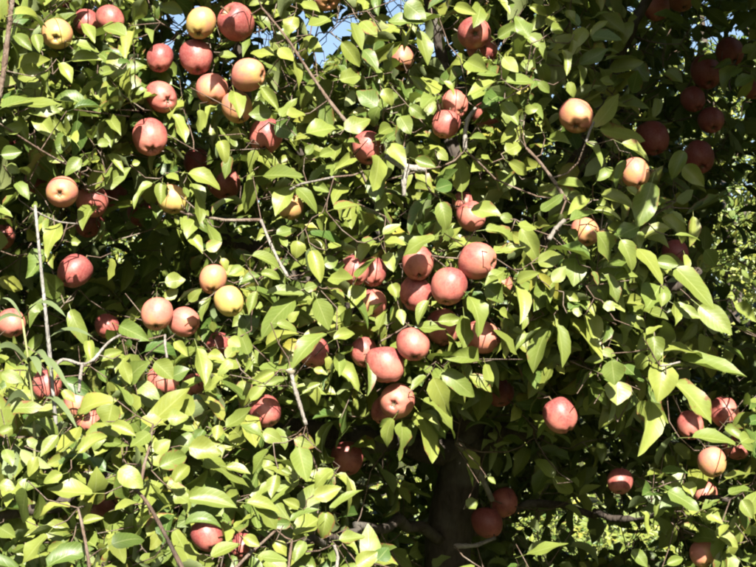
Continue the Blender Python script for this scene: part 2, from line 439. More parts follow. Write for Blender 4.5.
# ------------------------------------------------------------------ the apples
# (px, py, diameter px, redness, state, calyx direction on screen (right, up, to camera), label)
# state: L lit and open, P partly covered, S deep in the shade
D0 = (0.1, -0.8, 0.5)
APPLES = [
 (477, 261, 37, .72, 'L', (.75, -.35, .35), 'large sunlit red apple topping the central cluster, its dimpled end turned right'),
 (449, 286, 37, .78, 'L', (-.1, -.85, .35), 'large sunlit red apple just below left of the topmost one in the central cluster'),
 (418, 263, 33, .70, 'L', (.0, -.8, .4), 'red apple with a leaf shadow across it at the upper left of the central cluster'),
 (416, 293, 34, .85, 'L', (-.2, -.8, .3), 'deep red apple in the middle of the central cluster, a small leaf at its left'),
 (443, 327, 34, .70, 'P', (.1, -.8, .4), 'red apple half hidden behind two bright leaves low in the central cluster'),
 (482, 337, 34, .62, 'L', (.85, -.15, .4), 'red apple at the lower right of the central cluster, dimpled end facing right'),
 (413, 344, 34, .72, 'L', (.1, -.7, .5), 'sunlit red apple shaded at its top, above the lowest pair of the central cluster'),
 (385, 364, 37, .75, 'L', (.35, -.75, .2), 'large sunlit red apple second from the bottom of the central cluster'),
 (397, 401, 36, .60, 'L', (.05, .02, 1), 'lowest apple of the central cluster, dimpled end facing straight out'),
 (386, 410, 30, .80, 'P', (-.4, -.7, .3), 'shaded red apple tucked behind the lowest apple of the central cluster'),
 (364, 352, 28, .75, 'P', D0, 'red apple mostly covered by leaves left of the central cluster'),
 (355, 270, 28, .85, 'P', D0, 'small red apple peeping out left of a leaf, far left of the central cluster'),
 (373, 272, 28, .80, 'P', D0, 'red apple peeping out right of a leaf, upper left of the central cluster'),
 (373, 303, 28, .55, 'P', D0, 'orange red apple mostly behind yellow green leaves left of the central cluster'),
 (471, 216, 30, .68, 'P', (.3, -.8, .3), 'red apple under a broad leaf above the central cluster'),
 (464, 204, 24, .70, 'P', D0, 'small pinkish apple just above the leaf that tops the central cluster'),
 (500, 284, 26, .45, 'P', D0, 'orange apple glimpsed behind a pale leaf right of the central cluster'),
 (576, 116, 34, .42, 'L', (-.2, -.7, .5), 'lone bright peach coloured apple beside a long pointed leaf'),
 (635, 173, 29, .38, 'L', (.1, -.8, .45), 'orange apple lit on one half under the dark upper right crown'),
 (652, 138, 34, .95, 'S', D0, 'dark red apple in the shade just above the half lit orange apple'),
 (585, 232, 29, .35, 'P', D0, 'pale peach apple showing between lit leaves below the lone peach coloured apple'),
 (706, 72, 31, .95, 'S', D0, 'maroon apple in deep shade of the upper right crown, lower of a close pair'),
 (730, 52, 28, .95, 'S', D0, 'maroon apple in deep shade of the upper right crown, upper of a close pair'),
 (711, 120, 26, .75, 'S', D0, 'dull red apple with a touch of light on top at the upper right'),
 (699, 157, 31, .95, 'S', D0, 'maroon apple shaded behind a two toned leaf at the right'),
 (693, 99, 24, .95, 'S', D0, 'small maroon apple in shade between the close maroon pair and the dull red one'),
 (656, 6, 28, .6, 'S', (.1, -.7, .5), 'brownish red apple hanging in shade at the top edge right of centre'),
 (680, -2, 27, .4, 'S', D0, 'orange apple cut by the top edge right of centre'),
 (752, 88, 22, .8, 'P', D0, 'red apple cut by the right edge, upper part'),
 (474, 33, 33, .88, 'P', (.2, -.25, .85), 'dark red apple, hollow end facing out, upper of a touching pair near the top'),
 (482, 49, 30, .92, 'P', (.3, -.8, .3), 'dark red apple with one lit rim, lower of the touching pair near the top'),
 (455, 104, 27, .65, 'P', (.3, -.7, .4), 'brownish red apple in the middle of a tight trio near a forked pale twig'),
 (440, 110, 24, .55, 'P', (-.3, -.7, .4), 'small pinkish apple at the left of the tight trio near the forked twig'),
 (446, 124, 28, .75, 'P', (-.3, -.8, .2), 'pinkish red apple, lowest of the tight trio near the forked twig'),
 (487, 115, 28, .55, 'S', (.5, -.2, .8), 'brown shaded apple right of the forked pale twig'),
 (402, 58, 25, .45, 'P', (.2, -.8, .4), 'small yellow and brown apple left of the touching dark pair near the top'),
 (368, 148, 32, .82, 'P', (.1, -.8, .4), 'red apple lit on its right side, hanging alone above the pale broken branch'),
 (326, -4, 30, .45, 'P', D0, 'orange apple cut by the top edge left of centre'),
 (201, 23, 30, .22, 'L', (-.1, -.8, .4), 'golden apple beside the large pink one near the top left'),
 (236, 22, 36, .78, 'L', (.25, -.55, -.75), 'large pink red apple with its stem hollow showing, near the top left'),
 (196, 57, 33, .92, 'P', (.1, -.8, .4), 'dark red apple below the golden one near the top left'),
 (212, 89, 32, .55, 'P', (.2, -.8, .4), 'red and orange apple shaded on top, below the dark red one at upper left'),
 (248, 75, 33, .42, 'L', (.85, -.2, .35), 'sunlit orange apple lying on its side, dimple to the right, upper left cluster'),
 (237, 107, 31, .32, 'P', (.3, -.8, .4), 'yellow orange apple with a leaf over its face, lowest of the upper left cluster'),
 (266, 136, 35, .82, 'P', (-.2, -.8, .4), 'red apple lit on the left and shaded on the right, below the upper left cluster'),
 (161, 97, 31, .80, 'P', (.5, -.5, .6), 'red apple with a lit right side just above the brightest red one at upper left'),
 (150, 137, 35, .72, 'L', (.05, -.75, .6), 'bright sunlit red apple hanging alone at upper left, dimple low'),
 (160, 58, 27, .95, 'P', D0, 'dark red apple half in shade left of the upper left cluster'),
 (110, 19, 28, .78, 'P', (.4, -.7, .3), 'pink red apple behind a tilted leaf at the top left'),
 (86, 22, 26, .92, 'P', D0, 'red apple next to the pink one behind leaves at the top left'),
 (57, 34, 31, .22, 'P', (.1, -.55, .75), 'yellow bottomed apple with a shaded red shoulder at the top left'),
 (72, 2, 24, .95, 'S', D0, 'dark red apple cut by the top edge at the left'),
 (22, 3, 24, .9, 'S', D0, 'dark red apple in the top left corner behind leaves'),
 (85, 90, 24, .9, 'S', D0, 'dark red apple glimpsed between leaves left of the lit red pair at upper left'),
 (131, 110, 24, .9, 'S', D0, 'dark red apple in shade left of the two stacked red apples at upper left'),
 (95, 117, 24, .85, 'S', D0, 'dim brownish apple behind leaves above the orange red apple on the left'),
 (6, 139, 24, .9, 'S', D0, 'dark red apple at the left edge under bright leaves'),
 (62, 192, 32, .50, 'L', (-.02, -.3, .9), 'round orange red apple with a yellow base in full sun on the left'),
 (92, 201, 33, .78, 'P', (.2, -.5, .7), 'pinkish red apple crossed by a lit stripe, touching the round orange red one'),
 (90, 223, 29, .75, 'S', D0, 'shaded brownish apple right below the striped pinkish one'),
 (37, 180, 25, .85, 'S', D0, 'brownish red apple in shade left of the round orange red one'),
 (115, 195, 25, .95, 'S', D0, 'maroon apple in deep shade right of the striped pinkish one'),
 (140, 213, 25, .95, 'S', D0, 'very dark maroon apple in the shadow left of the yellow leaf covered one'),
 (172, 199, 29, .15, 'P', (.3, -.8, .4), 'yellow apple behind long hanging leaves, left of the dark hollow'),
 (224, 183, 33, .60, 'S', (.1, -.8, .5), 'shaded orange brown apple in the dark hollow at upper left'),
 (197, 162, 27, .8, 'S', D0, 'dark brown apple behind the shaded orange brown one in the hollow'),
 (290, 207, 27, .22, 'P', (-.05, -.85, .3), 'yellow orange apple hanging between two spread leaves'),
 (75, 271, 33, .92, 'P', (-.3, -.7, .4), 'dark red apple with one lit patch, alone in the shade on the left'),
 (3, 237, 24, .75, 'P', D0, 'red apple cut by the left edge at mid height'),
 (107, 326, 25, .7, 'S', D0, 'dim brownish apple in the shadow right of the grey stick'),
 (11, 323, 29, .68, 'P', (.4, -.6, .4), 'pinkish apple crossed by leaf stalks at the left edge'),
 (157, 314, 32, .52, 'L', (.1, -.75, .55), 'sunlit orange red apple, left of a pair beside the yellow one'),
 (184, 322, 30, .62, 'P', (.5, -.6, .4), 'orange red apple with a shaded right side, right of a pair beside the yellow one'),
 (213, 279, 28, .38, 'L', (-.1, -.75, .4), 'small orange apple touching the top of the bright yellow one'),
 (229, 301, 29, .04, 'L', (.5, -.6, .5), 'bright yellow apple with its dimple at lower right'),
 (218, 344, 24, .85, 'P', D0, 'red apple showing a small patch above a pale leaf, below the yellow one'),
 (313, 351, 31, .85, 'P', (.1, -.85, .3), 'red apple under a long arching leaf, left of the central cluster'),
 (265, 411, 33, .88, 'P', (.2, -.8, .4), 'dark red apple with a lit upper corner beside the cut twig'),
 (347, 458, 33, .65, 'S', D0, 'dark brownish red apple deep in shade below the central cluster'),
 (194, 385, 24, .7, 'P', D0, 'red apple behind leaves left of the dark red one by the cut twig'),
 (163, 381, 31, .62, 'P', D0, 'red apple mostly covered by broad leaves below the orange red pair'),
 (47, 385, 29, .78, 'P', D0, 'red apple behind the foot of the grey stick at lower left'),
 (78, 403, 29, .55, 'P', D0, 'pale pinkish apple among yellow green leaves right of the grey stick'),
 (88, 421, 26, .65, 'P', D0, 'red apple just under the pale pinkish one at lower left'),
 (104, 506, 29, .75, 'P', (.4, -.7, .3), 'red apple lit on its right in the middle of the lower left leaves'),
 (207, 535, 32, .88, 'P', D0, 'dark red apple behind leaves near the bottom, left of the reddish twig'),
 (243, 546, 28, .85, 'P', D0, 'dark red apple touching the reddish twig near the bottom'),
 (229, 565, 27, .55, 'P', D0, 'orange apple cut by the bottom edge under the reddish twig'),
 (560, 415, 34, .80, 'L', (.3, -.8, .4), 'red apple lit on its right, alone below the hanging leaves right of centre'),
 (504, 502, 28, .62, 'S', D0, 'brown shaded apple with a lit speck, upper of two beside the trunk'),
 (487, 522, 31, .75, 'S', D0, 'dark brown red apple, lower of two beside the trunk'),
 (500, 392, 29, .8, 'S', D0, 'very dark red apple in the shade right of the central cluster'),
 (712, 462, 29, .35, 'L', (.2, -.8, .4), 'sunlit orange apple at the lower right, above a smaller reddish one'),
 (705, 493, 24, .58, 'P', D0, 'narrow glimpse of a reddish orange apple below the sunlit orange one'),
 (704, 552, 29, .52, 'P', (.1, -.7, .5), 'orange red apple close to the bottom edge at the right'),
 (690, 425, 27, .55, 'S', D0, 'dim orange apple shaded under the big drooping leaf on the right'),
 (724, 412, 29, .55, 'S', D0, 'dim orange brown apple right of the big drooping leaf'),
 (736, 446, 27, .55, 'S', D0, 'dim orange apple behind a flat lit leaf at the right edge'),
 (620, 481, 26, .85, 'P', D0, 'red apple showing lit flecks in the lower right shade'),
 (629, 381, 21, .5, 'P', D0, 'small orange red apple between two bright rounded leaves'),
 (675, 253, 27, .95, 'S', D0, 'maroon apple in shade behind the leaf spray on the right'),
]
NA = len(APPLES)
ac = np.zeros((NA, 3)); ar = np.zeros(NA); ad = np.zeros(NA)
acal = np.zeros((NA, 3))
for i, (px, py, dp, red, stt, cd, lab) in enumerate(APPLES):
    s0 = float(surf(px, py))
    d = s0 + {'L': 0.02, 'P': 0.10, 'S': 0.50}[stt] + random.uniform(-.03, .05)
    d = max(d, 0.060 * F / dp)
    d = min(d, 0.085 * F / dp)
    ad[i] = d; ar[i] = dp * d / F / 2; ac[i] = P(px, py, d)
    j = rng.normal(0, 0.14, 3)
    acal[i] = unit(RGT * (cd[0] + j[0]) + UPV * (cd[1] + j[1]) - FWD * (cd[2] + j[2] * .5))
for it in range(60):              # push touching apples apart, along the line of sight
    moved = False
    for i in range(NA):
        for j in range(i + 1, NA):
            dist = np.linalg.norm(ac[i] - ac[j])
            need = (ar[i] + ar[j]) * 0.985
            if dist < need:
                k = j if ad[j] >= ad[i] - 0.05 else i
                ad[k] += 0.006
                px, py, dp = APPLES[k][:3]
                ac[k] = P(px, py, ad[k]); ar[k] = dp * ad[k] / F / 2
                moved = True
    if not moved: break
ax_, ay_, _ = proj(ac)
arp = np.array([a[2] / 2.0 for a in APPLES])
ast = np.array([a[4] for a in APPLES])

def apple_mesh(seed):
    r_ = np.random.default_rng(seed)
    # profile (radius, height), calyx at the bottom (-z), stem cavity on top
    prof = [(0.0, 0.50), (0.05, 0.52), (0.11, 0.60), (0.19, 0.735), (0.29, 0.825), (0.42, 0.862), (0.58, 0.83), (0.75, 0.72), (0.89, 0.53), (0.975, 0.28), (1.0, 0.02), (0.975, -0.25),
            (0.90, -0.48), (0.79, -0.67), (0.66, -0.81), (0.52, -0.90), (0.39, -0.945), (0.29, -0.935), (0.21, -0.88), (0.13, -0.80), (0.06, -0.765), (0.0, -0.76)]
    tall = r_.uniform(0.96, 1.08); taper = r_.uniform(0.0, 0.08)
    ns = 30
    vs = [(0, 0, prof[0][1] * tall)]
    lob = r_.uniform(0.02, 0.06); ph = r_.uniform(0, 6.28); p2 = r_.uniform(0, 6.28); e2 = r_.uniform(0.0, 0.045)
    tilt = r_.normal(0, 0.09, 2)
    for (r, z) in prof[1:-1]:
        for k in range(ns):
            a = 2 * math.pi * k / ns
            wl = max(0, -z) ** 1.2 + 0.35 * max(0, z)
            rr = r * (1 + lob * wl * math.cos(5 * a + ph) + e2 * math.cos(2 * a + p2)) * (1 - taper * max(0, -z))
            zz = z * tall + lob * 1.6 * max(0, -z - 0.45) * math.cos(5 * a + ph) + (tilt[0] * math.cos(a) + tilt[1] * math.sin(a)) * r * 0.8
            vs.append((rr * math.cos(a), rr * math.sin(a), zz))
    vs.append((0, 0, prof[-1][1] * tall))
    fs = []
    nr = len(prof) - 2
    for k in range(ns): fs.append((0, 1 + k, 1 + (k + 1) % ns))
    for i in range(nr - 1):
        for k in range(ns):
            a = 1 + i * ns + k; b = 1 + i * ns + (k + 1) % ns
            fs.append((a, a + ns, b + ns, b))
    for k in range(ns): fs.append((len(vs) - 1, 1 + (nr - 1) * ns + (k + 1) % ns, 1 + (nr - 1) * ns + k))
    me = bpy.data.meshes.new('apple')
    me.from_pydata(vs, [], fs); me.polygons.foreach_set('use_smooth', [True] * len(fs)); me.update()
    me.materials.append(M_APPLE)
    return me, tall

def tube_arrays(pts, rad, ns, cap=True):
    pts = np.asarray(pts, float); rad = np.asarray(rad, float)
    n = len(pts)
    tan = unit(np.gradient(pts, axis=0))
    ref = np.array([0.3, 0.9, 0.31]); ref = ref - tan[0] * (ref @ tan[0]); e1 = unit(ref)
    V = []
    ang = np.arange(ns) * 2 * math.pi / ns
    for i in range(n):
        e1 = unit(e1 - tan[i] * (e1 @ tan[i])); e2 = np.cross(tan[i], e1)
        V.append(pts[i] + rad[i] * (np.cos(ang)[:, None] * e1 + np.sin(ang)[:, None] * e2))
    V = np.concatenate(V)
    f = []
    for i in range(n - 1):
        for k in range(ns):
            a = i * ns + k; b = i * ns + (k + 1) % ns
            f.append((a, b, b + ns, a + ns))
    if cap:
        V = np.concatenate([V, pts[-1:], pts[:1]])
        c = n * ns
        for k in range(0, ns):
            f.append(((n - 1) * ns + k, (n - 1) * ns + (k + 1) % ns, c, c))
            f.append(((k + 1) % ns, k, c + 1, c + 1))
    return V, np.array(f)

def mesh_poly(name, V, F_, mat, parent=None, loc=(0, 0, 0)):
    me = bpy.data.meshes.new(name)
    fs = [tuple(q) if q[2] != q[3] else tuple(q[:3]) for q in F_.tolist()]
    me.from_pydata((V - np.asarray(loc)).tolist(), [], fs)
    me.polygons.foreach_set('use_smooth', [True] * len(fs)); me.update()
    me.materials.append(mat)
    o = bpy.data.objects.new(name, me); col.objects.link(o)
    if parent is not None: o.parent = parent
    return o

AM = [apple_mesh(s) for s in range(7)]
def stem_mesh():
    V, f = tube_arrays([(0, 0, .5), (.01, .01, .75), (.05, .02, 1.0), (.11, .02, 1.28)], [.045, .034, .034, .055], 6)
    fs = [tuple(q) if q[2] != q[3] else tuple(q[:3]) for q in f.tolist()]
    me = bpy.data.meshes.new('stem'); me.from_pydata(V.tolist(), [], fs); me.update(); me.materials.append(M_STEM); return me
def calyx_mesh():
    bm = bmesh.new()
    for k in range(5):
        a = k * 2 * math.pi / 5
        c, s = math.cos(a), math.sin(a)
        def w(r, t, z): return bm.verts.new((c * r - s * t, s * r + c * t, z))
        v = [w(.02, -.05, -.80), w(.02, .05, -.80), w(.10, .055, -.865), w(.10, -.055, -.865), w(.17, 0, -.95)]
        bm.faces.new((v[0], v[1], v[2], v[3])); bm.faces.new((v[3], v[2], v[4]))
    me = bpy.data.meshes.new('calyx'); bm.to_mesh(me); bm.free(); me.materials.append(M_CALYX); return me
STEM, CALYX = stem_mesh(), calyx_mesh()
stem_end = np.zeros((NA, 3))
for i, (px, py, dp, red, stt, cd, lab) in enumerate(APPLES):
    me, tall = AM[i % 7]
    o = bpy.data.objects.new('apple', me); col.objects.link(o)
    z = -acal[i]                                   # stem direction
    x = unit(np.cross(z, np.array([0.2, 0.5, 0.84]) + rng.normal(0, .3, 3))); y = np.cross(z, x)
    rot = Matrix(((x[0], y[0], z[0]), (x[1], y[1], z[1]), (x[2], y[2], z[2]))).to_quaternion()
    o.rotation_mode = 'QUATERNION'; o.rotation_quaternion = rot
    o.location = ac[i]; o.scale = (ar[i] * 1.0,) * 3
    o.color = (red + (0.2 if stt == 'S' else 0), random.random(), 0, 1)  # apples in shade get redder, darker skin: shade deepened through colour
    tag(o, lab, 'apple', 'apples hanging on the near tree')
    for nm, m_ in (('stem', STEM), ('calyx', CALYX)):
        c = bpy.data.objects.new(nm, m_); col.objects.link(c); c.parent = o
    stem_end[i] = ac[i] + ar[i] * (x * .10 + y * .02 + z * 1.25)

# ------------------------------------------------------------------ hand placed leaves (tile origin, then base, tip, width; all in quarter pixels of the photo)
H = []
def tile(ox, oy, rows):
    for r in rows:
        H.append((ox + r[0] / 4, oy + r[1] / 4, ox + r[2] / 4, oy + r[3] / 4, r[4] / 4, 1 if len(r) > 5 else 0))
D = 1
tile(0, 0, [(60,85,205,60,50),(160,290,70,310,80),(20,420,245,415,50),(10,440,130,380,40),(290,250,410,225,45),(290,180,400,195,25),(505,150,410,95,52),(395,305,465,270,42),(530,270,515,410,45),(300,445,410,415,30),(540,375,585,350,30),(690,460,745,565,45),
 (60,470,110,560,60),(150,480,215,540,70),(20,530,95,500,50),(0,320,65,330,45),(210,270,180,380,40),(140,140,160,205,50),(330,100,380,165,45),(240,260,290,320,45),(60,150,130,190,45),(270,10,330,50,45),(470,260,530,240,30),(60,100,20,180,40)])
tile(189, 0, [(265,75,335,110,25),(380,70,490,5,45,D),(560,65,475,120,50),(420,70,400,130,60),(340,225,245,205,40),(250,155,212,222,20),(120,215,190,230,35),(290,350,355,440,70),(330,455,240,455,60),(365,465,435,400,40),(345,500,430,535,80),(390,465,470,450,40),
 (470,540,620,500,60),(620,520,730,470,70),(755,425,670,360,75),(510,150,480,220,45),(650,90,690,200,40),(610,170,685,265,70),(700,210,755,260,50),(600,320,690,300,70),(180,370,205,465,65),(40,440,45,530,40),(360,190,420,250,50),(540,290,625,235,60,D),(300,0,240,20,30),(450,20,520,40,40),(420,560,480,550,30),(690,90,750,140,50)])
tile(378, 0, [(110,10,190,75,75),(40,90,185,85,35),(150,130,210,250,55),(350,240,450,295,80),(480,150,580,90,60),(600,150,550,60,60),(610,30,680,60,50),(680,120,750,60,60),(690,135,755,90,50),(580,160,690,220,45),(465,330,360,375,35),(510,330,635,325,55),(500,230,560,290,50),(690,220,690,400,85,D),(500,420,560,485,60),
 (590,445,640,430,40),(550,520,490,565,40),(260,330,310,375,25),(370,555,440,550,35),(0,540,60,500,60),(130,430,190,470,50),(740,200,755,300,40),(250,60,270,10,40),(310,30,390,50,50),(20,360,60,420,50),(90,470,130,530,60),(590,240,605,280,45),(640,330,690,370,40)])
tile(567, 0, [(75,120,20,190,60),(50,250,165,205,60),(35,385,135,345,45),(100,500,220,390,55),(130,525,315,550,60),(50,260,60,340,35),(5,330,30,390,40),(680,350,750,285,45),(700,210,755,180,40),(660,310,700,265,30),(130,320,190,335,35),(270,250,330,340,70,D),(140,60,230,130,60,D),(560,40,650,110,60,D),(680,60,750,110,60,D),(400,280,460,330,60,D),(0,40,30,90,40),(360,400,350,470,45,D),(20,160,0,240,40)])
tile(0, 142, [(5,50,85,40,60),(90,0,230,140,90),(190,60,255,75,45),(320,70,260,130,50),(70,175,115,215,45),(445,100,430,170,30),(615,180,520,245,32),(650,165,640,245,62),(215,300,180,380,30),(250,340,165,440,40),(670,130,715,155,35),(440,470,450,550,25),(740,180,755,240,30),(660,560,740,550,60),(285,400,322,400,42),(215,455,200,500,25),(30,100,80,120,40),(390,10,440,0,40),(530,90,560,80,30),(150,260,130,250,35)])
tile(189, 142, [(125,5,150,80,60),(0,140,135,165,55),(0,180,70,310,45),(0,370,55,440,50),(300,140,455,130,45),(405,185,345,285,70),(430,200,525,265,48),(500,170,560,200,50),(580,275,690,240,45),(500,310,560,335,60),(250,465,375,490,45),(430,400,430,468,60),(490,440,530,555,70),(560,430,610,400,30),(290,530,370,540,40),(690,400,755,390,30),(680,550,740,440,40),(70,430,130,400,50),(560,540,660,550,60),(130,470,155,515,38),(755,60,745,190,60),
 (350,90,430,60,45,D),(540,490,600,470,50),(350,370,430,350,40),(470,50,500,10,40),(390,420,360,370,30),(210,500,160,530,40),(520,60,580,30,45),(280,540,200,560,40)])
tile(378, 142, [(20,40,20,170,55),(50,10,110,90,60),(150,130,230,190,40),(230,190,300,165,60),(510,40,575,5,60),(520,80,605,130,55),(380,270,495,290,65),(430,370,570,365,50),(570,350,650,480,80),(440,170,535,230,60,D),(230,390,90,435,45),(30,400,110,405,28),(250,250,280,350,70),(470,435,590,430,30),(640,480,745,460,70),(560,335,635,345,35),(500,525,430,562,40),(560,560,640,520,45),
 (650,270,745,215,35),(660,160,720,270,80,D),(30,450,60,510,50),(410,75,470,60,35),(490,300,545,312,40),(150,70,230,100,55),(240,40,280,70,40),(20,370,90,330,30),(700,560,750,500,50),(480,560,430,540,35)])
tile(567, 142, [(75,10,150,85,40),(215,10,330,70,40),(240,75,190,180,40),(470,45,415,145,70),(465,100,550,172,70),(335,165,285,340,95),(235,185,290,230,30),(130,210,250,235,50,D),(15,320,130,270,35),(110,275,215,310,35),(300,395,415,325,55),(290,340,170,390,50),(270,340,290,430,50),(100,370,210,495,75),(210,400,280,510,60),(275,440,400,550,48),(360,480,445,490,60),(30,470,30,567,85),(420,275,475,335,18),(500,300,500,415,50),(430,380,540,380,15),(10,350,40,400,50),(100,520,130,567,20),(470,450,490,510,25),(550,430,600,500,60,D)])
tile(567, 284, [(375,0,315,107,108),(385,35,380,88,48),(430,70,435,165,45),(430,80,530,140,45),(430,-60,590,90,88),(530,90,660,197,88),(15,140,145,295,55),(70,130,130,260,60),(150,75,190,105,45),(260,175,312,185,30),(345,215,350,312,85),(320,205,380,165,25),(390,300,565,235,45),(460,295,708,382,70),(378,320,370,465,120),(425,400,592,545,80),(325,290,262,335,65),(225,315,305,400,48),(180,305,190,402,88),(200,390,200,482,110),(140,265,195,285,38),(140,300,70,310,42),(140,345,60,388,26),(325,470,300,680,95),(680,80,755,150,60,D),(0,40,50,70,40),(60,120,20,100,35),(90,80,110,125,35),(10,110,50,60,40)])
tile(0, 284, [(480,170,592,222,75),(360,235,360,305,52),(490,310,520,400,55),(400,310,490,260,50),(620,310,690,380,80),(690,370,755,340,60),(600,560,755,420,90),(450,480,430,567,100),(40,500,170,490,48),(340,520,440,440,50),(660,60,712,20,45),(100,270,150,360,35),(670,540,755,530,60),(550,400,640,450,50),(430,390,450,450,40),(10,360,90,390,50),(700,230,750,290,50),(120,90,160,110,35),(250,430,300,470,40),(80,430,150,460,40),(200,330,210,390,40)])
tile(189, 284, [(0,70,50,20,40),(90,60,40,140,40),(270,30,240,122,52),(310,45,480,35,40),(430,80,270,190,68),(350,165,440,180,40),(510,60,560,182,78),(690,10,650,92,68),(620,60,740,162,42),(460,190,620,190,32),(550,225,390,300,46),(580,230,670,180,50),(600,280,600,370,60),(550,290,560,345,25),(700,320,730,442,32),(340,355,250,395,55),(300,400,390,380,45),(455,440,530,395,38),(500,340,552,362,32),(240,200,200,250,42),(30,260,70,400,62),(140,380,50,430,32),(140,560,272,508,60),(80,280,142,302,46),(160,220,205,250,50),(480,490,612,522,70,D),(90,150,100,192,30),(460,20,520,0,40),(570,30,620,80,45),(170,320,110,360,40),(400,150,440,110,40)])
tile(378, 284, [(350,70,440,192,52),(340,130,350,258,62),(240,150,335,142,56),(150,165,268,187,36),(205,75,150,152,45),(85,100,100,165,40),(100,295,212,297,36),(130,325,242,357,36),(195,370,130,420,30),(55,0,75,52,60),(10,180,30,90,40),(430,10,502,72,80),(535,20,592,142,52),(480,110,557,152,42),(555,270,650,170,32),(690,190,600,342,66),(650,422,706,310,36),(280,345,310,462,42),(365,370,462,427,52),(430,320,455,412,40),(340,345,345,472,15),(515,165,480,282,16),(540,180,592,200,26),
 (165,485,352,590,50),(150,530,248,690,78),(185,505,265,620,55),(90,555,96,704,58),(70,550,10,650,45),(60,540,0,570,36),(720,330,745,360,35)])
tile(0, 425, [(310,0,240,135,55),(230,40,165,132,55),(320,120,430,20,70),(150,130,110,205,40),(370,270,190,265,62),(480,180,572,245,80),(110,260,80,392,60),(20,290,105,312,65,D),(280,425,100,440,50),(190,440,80,562,56),(450,490,592,430,70),(460,340,552,312,42),(330,390,412,370,40),(640,170,755,110,80),(700,230,755,150,70),(560,550,662,510,46),(280,350,120,340,36),(370,100,500,92,70,D),(370,260,532,262,80,D),(480,350,400,440,80,D),(600,30,520,92,60),(260,480,180,500,45),(0,410,62,450,62),(700,270,755,312,60),(250,200,170,230,50),(0,240,60,250,50),(20,100,50,160,45),(110,80,150,60,45),(450,0,540,40,60),(620,110,680,60,60),(640,440,600,500,50),(0,30,50,10,45)])
tile(189, 425, [(200,10,307,50,36),(0,90,130,112,90),(60,140,242,242,72),(150,170,245,192,45),(440,85,470,232,88),(320,100,250,192,36),(350,200,330,292,60),(580,190,485,242,42),(500,290,607,250,66),(440,330,378,300,46),(570,355,687,248,36),(260,320,368,417,66),(230,320,372,342,60),(0,300,192,320,90),(0,420,132,370,50),(430,450,552,343,66),(410,390,517,323,26),(540,360,540,462,72),(600,460,702,448,52),(340,470,392,522,50),(460,470,420,542,50),(670,562,752,510,70),(290,530,392,540,42),(420,60,512,82,60),(120,0,110,62,50),(90,530,202,470,50),(300,30,372,62,56),(220,450,282,482,50),(370,180,410,195,35),(60,20,30,70,60)])
tile(378, 425, [(0,540,42,490,60),(595,520,755,470,32),(440,210,470,235,25),(355,330,400,300,50,D)])
tile(567, 425, [(500,60,688,62,50),(690,80,755,30,60),(690,75,760,100,42),(640,230,752,170,42),(340,290,372,387,42),(400,270,532,332,46),(300,340,322,442,36),(450,410,532,422,36),(540,340,612,300,30),(560,350,622,392,50),(480,350,562,372,30),(590,430,692,482,50),(640,400,610,442,30),(260,500,322,567,50),(400,560,467,530,46),(650,290,757,240,46),(700,300,742,372,60),(480,230,502,282,60),(320,220,442,190,32,D),(690,330,722,422,40)])
Hn = np.array(H, float)
nh = len(Hn)
mx, my = (Hn[:, 0] + Hn[:, 2]) / 2, (Hn[:, 1] + Hn[:, 3]) / 2
hd = surf(mx, my) - 0.02 + rng.uniform(-.06, .05, nh) + 0.22 * Hn[:, 5]
for i in range(nh):               # a leaf that shows over an apple hangs in front of it
    for tt in (0.1, 0.3, 0.5, 0.7, 0.9):
        x, y = Hn[i, 0] * (1 - tt) + Hn[i, 2] * tt, Hn[i, 1] * (1 - tt) + Hn[i, 3] * tt
        for j in np.nonzero((ax_ - x) ** 2 + (ay_ - y) ** 2 < (arp * 1.1) ** 2)[0]:
            hd[i] = min(hd[i], ad[j] - ar[j] - 0.022)
tilt = rng.normal(0.1, 0.38, nh)                     # tip nearer (+) or farther than the base
plen = np.hypot(Hn[:, 2] - Hn[:, 0], Hn[:, 3] - Hn[:, 1]) * hd / F
tilt = np.clip(tilt, -0.75, 0.75)
SHADED_OK = {2, 3, 5, 6}             # apples of the cluster that do carry a leaf shadow
for it in range(10):              # leaves over other apples hang clear of the sun on the open fruit
    for i in range(nh):
        u_ = np.linspace(0, 1, 6)
        q_ = np.array([P(Hn[i, 0] * (1 - u) + Hn[i, 2] * u, Hn[i, 1] * (1 - u) + Hn[i, 3] * u, hd[i]) for u in u_])
        for j in np.nonzero(ast == 'L')[0]:
            if j in SHADED_OK: continue
            v = q_ - ac[j]
            al = v @ SUN
            of = np.linalg.norm(v - al[:, None] * SUN, axis=1)
            if ((al > 0) & (al < 1.2) & (of < ar[j] * 0.85 + 0.25 * Hn[i, 4] * hd[i] / F)).any():
                hd[i] += 0.03
                break
def hero_pose(tl, sg):
    B_ = np.array([P(Hn[i, 0], Hn[i, 1], hd[i] + 0.5 * plen[i] * math.tan(tl[i])) for i in range(nh)])
    T_ = np.array([P(Hn[i, 2], Hn[i, 3], hd[i] - 0.5 * plen[i] * math.tan(tl[i])) for i in range(nh)])
    A_ = T_ - B_
    L_ = np.linalg.norm(A_, axis=1); A_ = unit(A_)
    pw = Hn[:, 4] * hd / F
    W_ = np.maximum(pw * 1.15, np.minimum(L_ * 0.60, pw * 2.0))
    roll = np.arccos(np.clip(pw * 1.12 / W_, 0.2, 1.0))
    tocam = unit(CAM - B_)
    n0 = unit(tocam - A_ * np.sum(A_ * tocam, 1, keepdims=True))
    N_ = n0 * np.cos(roll)[:, None] + np.cross(A_, n0) * (np.sin(roll) * sg)[:, None]
    return B_, A_, N_, L_, W_
best = np.full(nh, -9.0); tries = np.where(rng.random(nh) < 0.75, 5, 1)
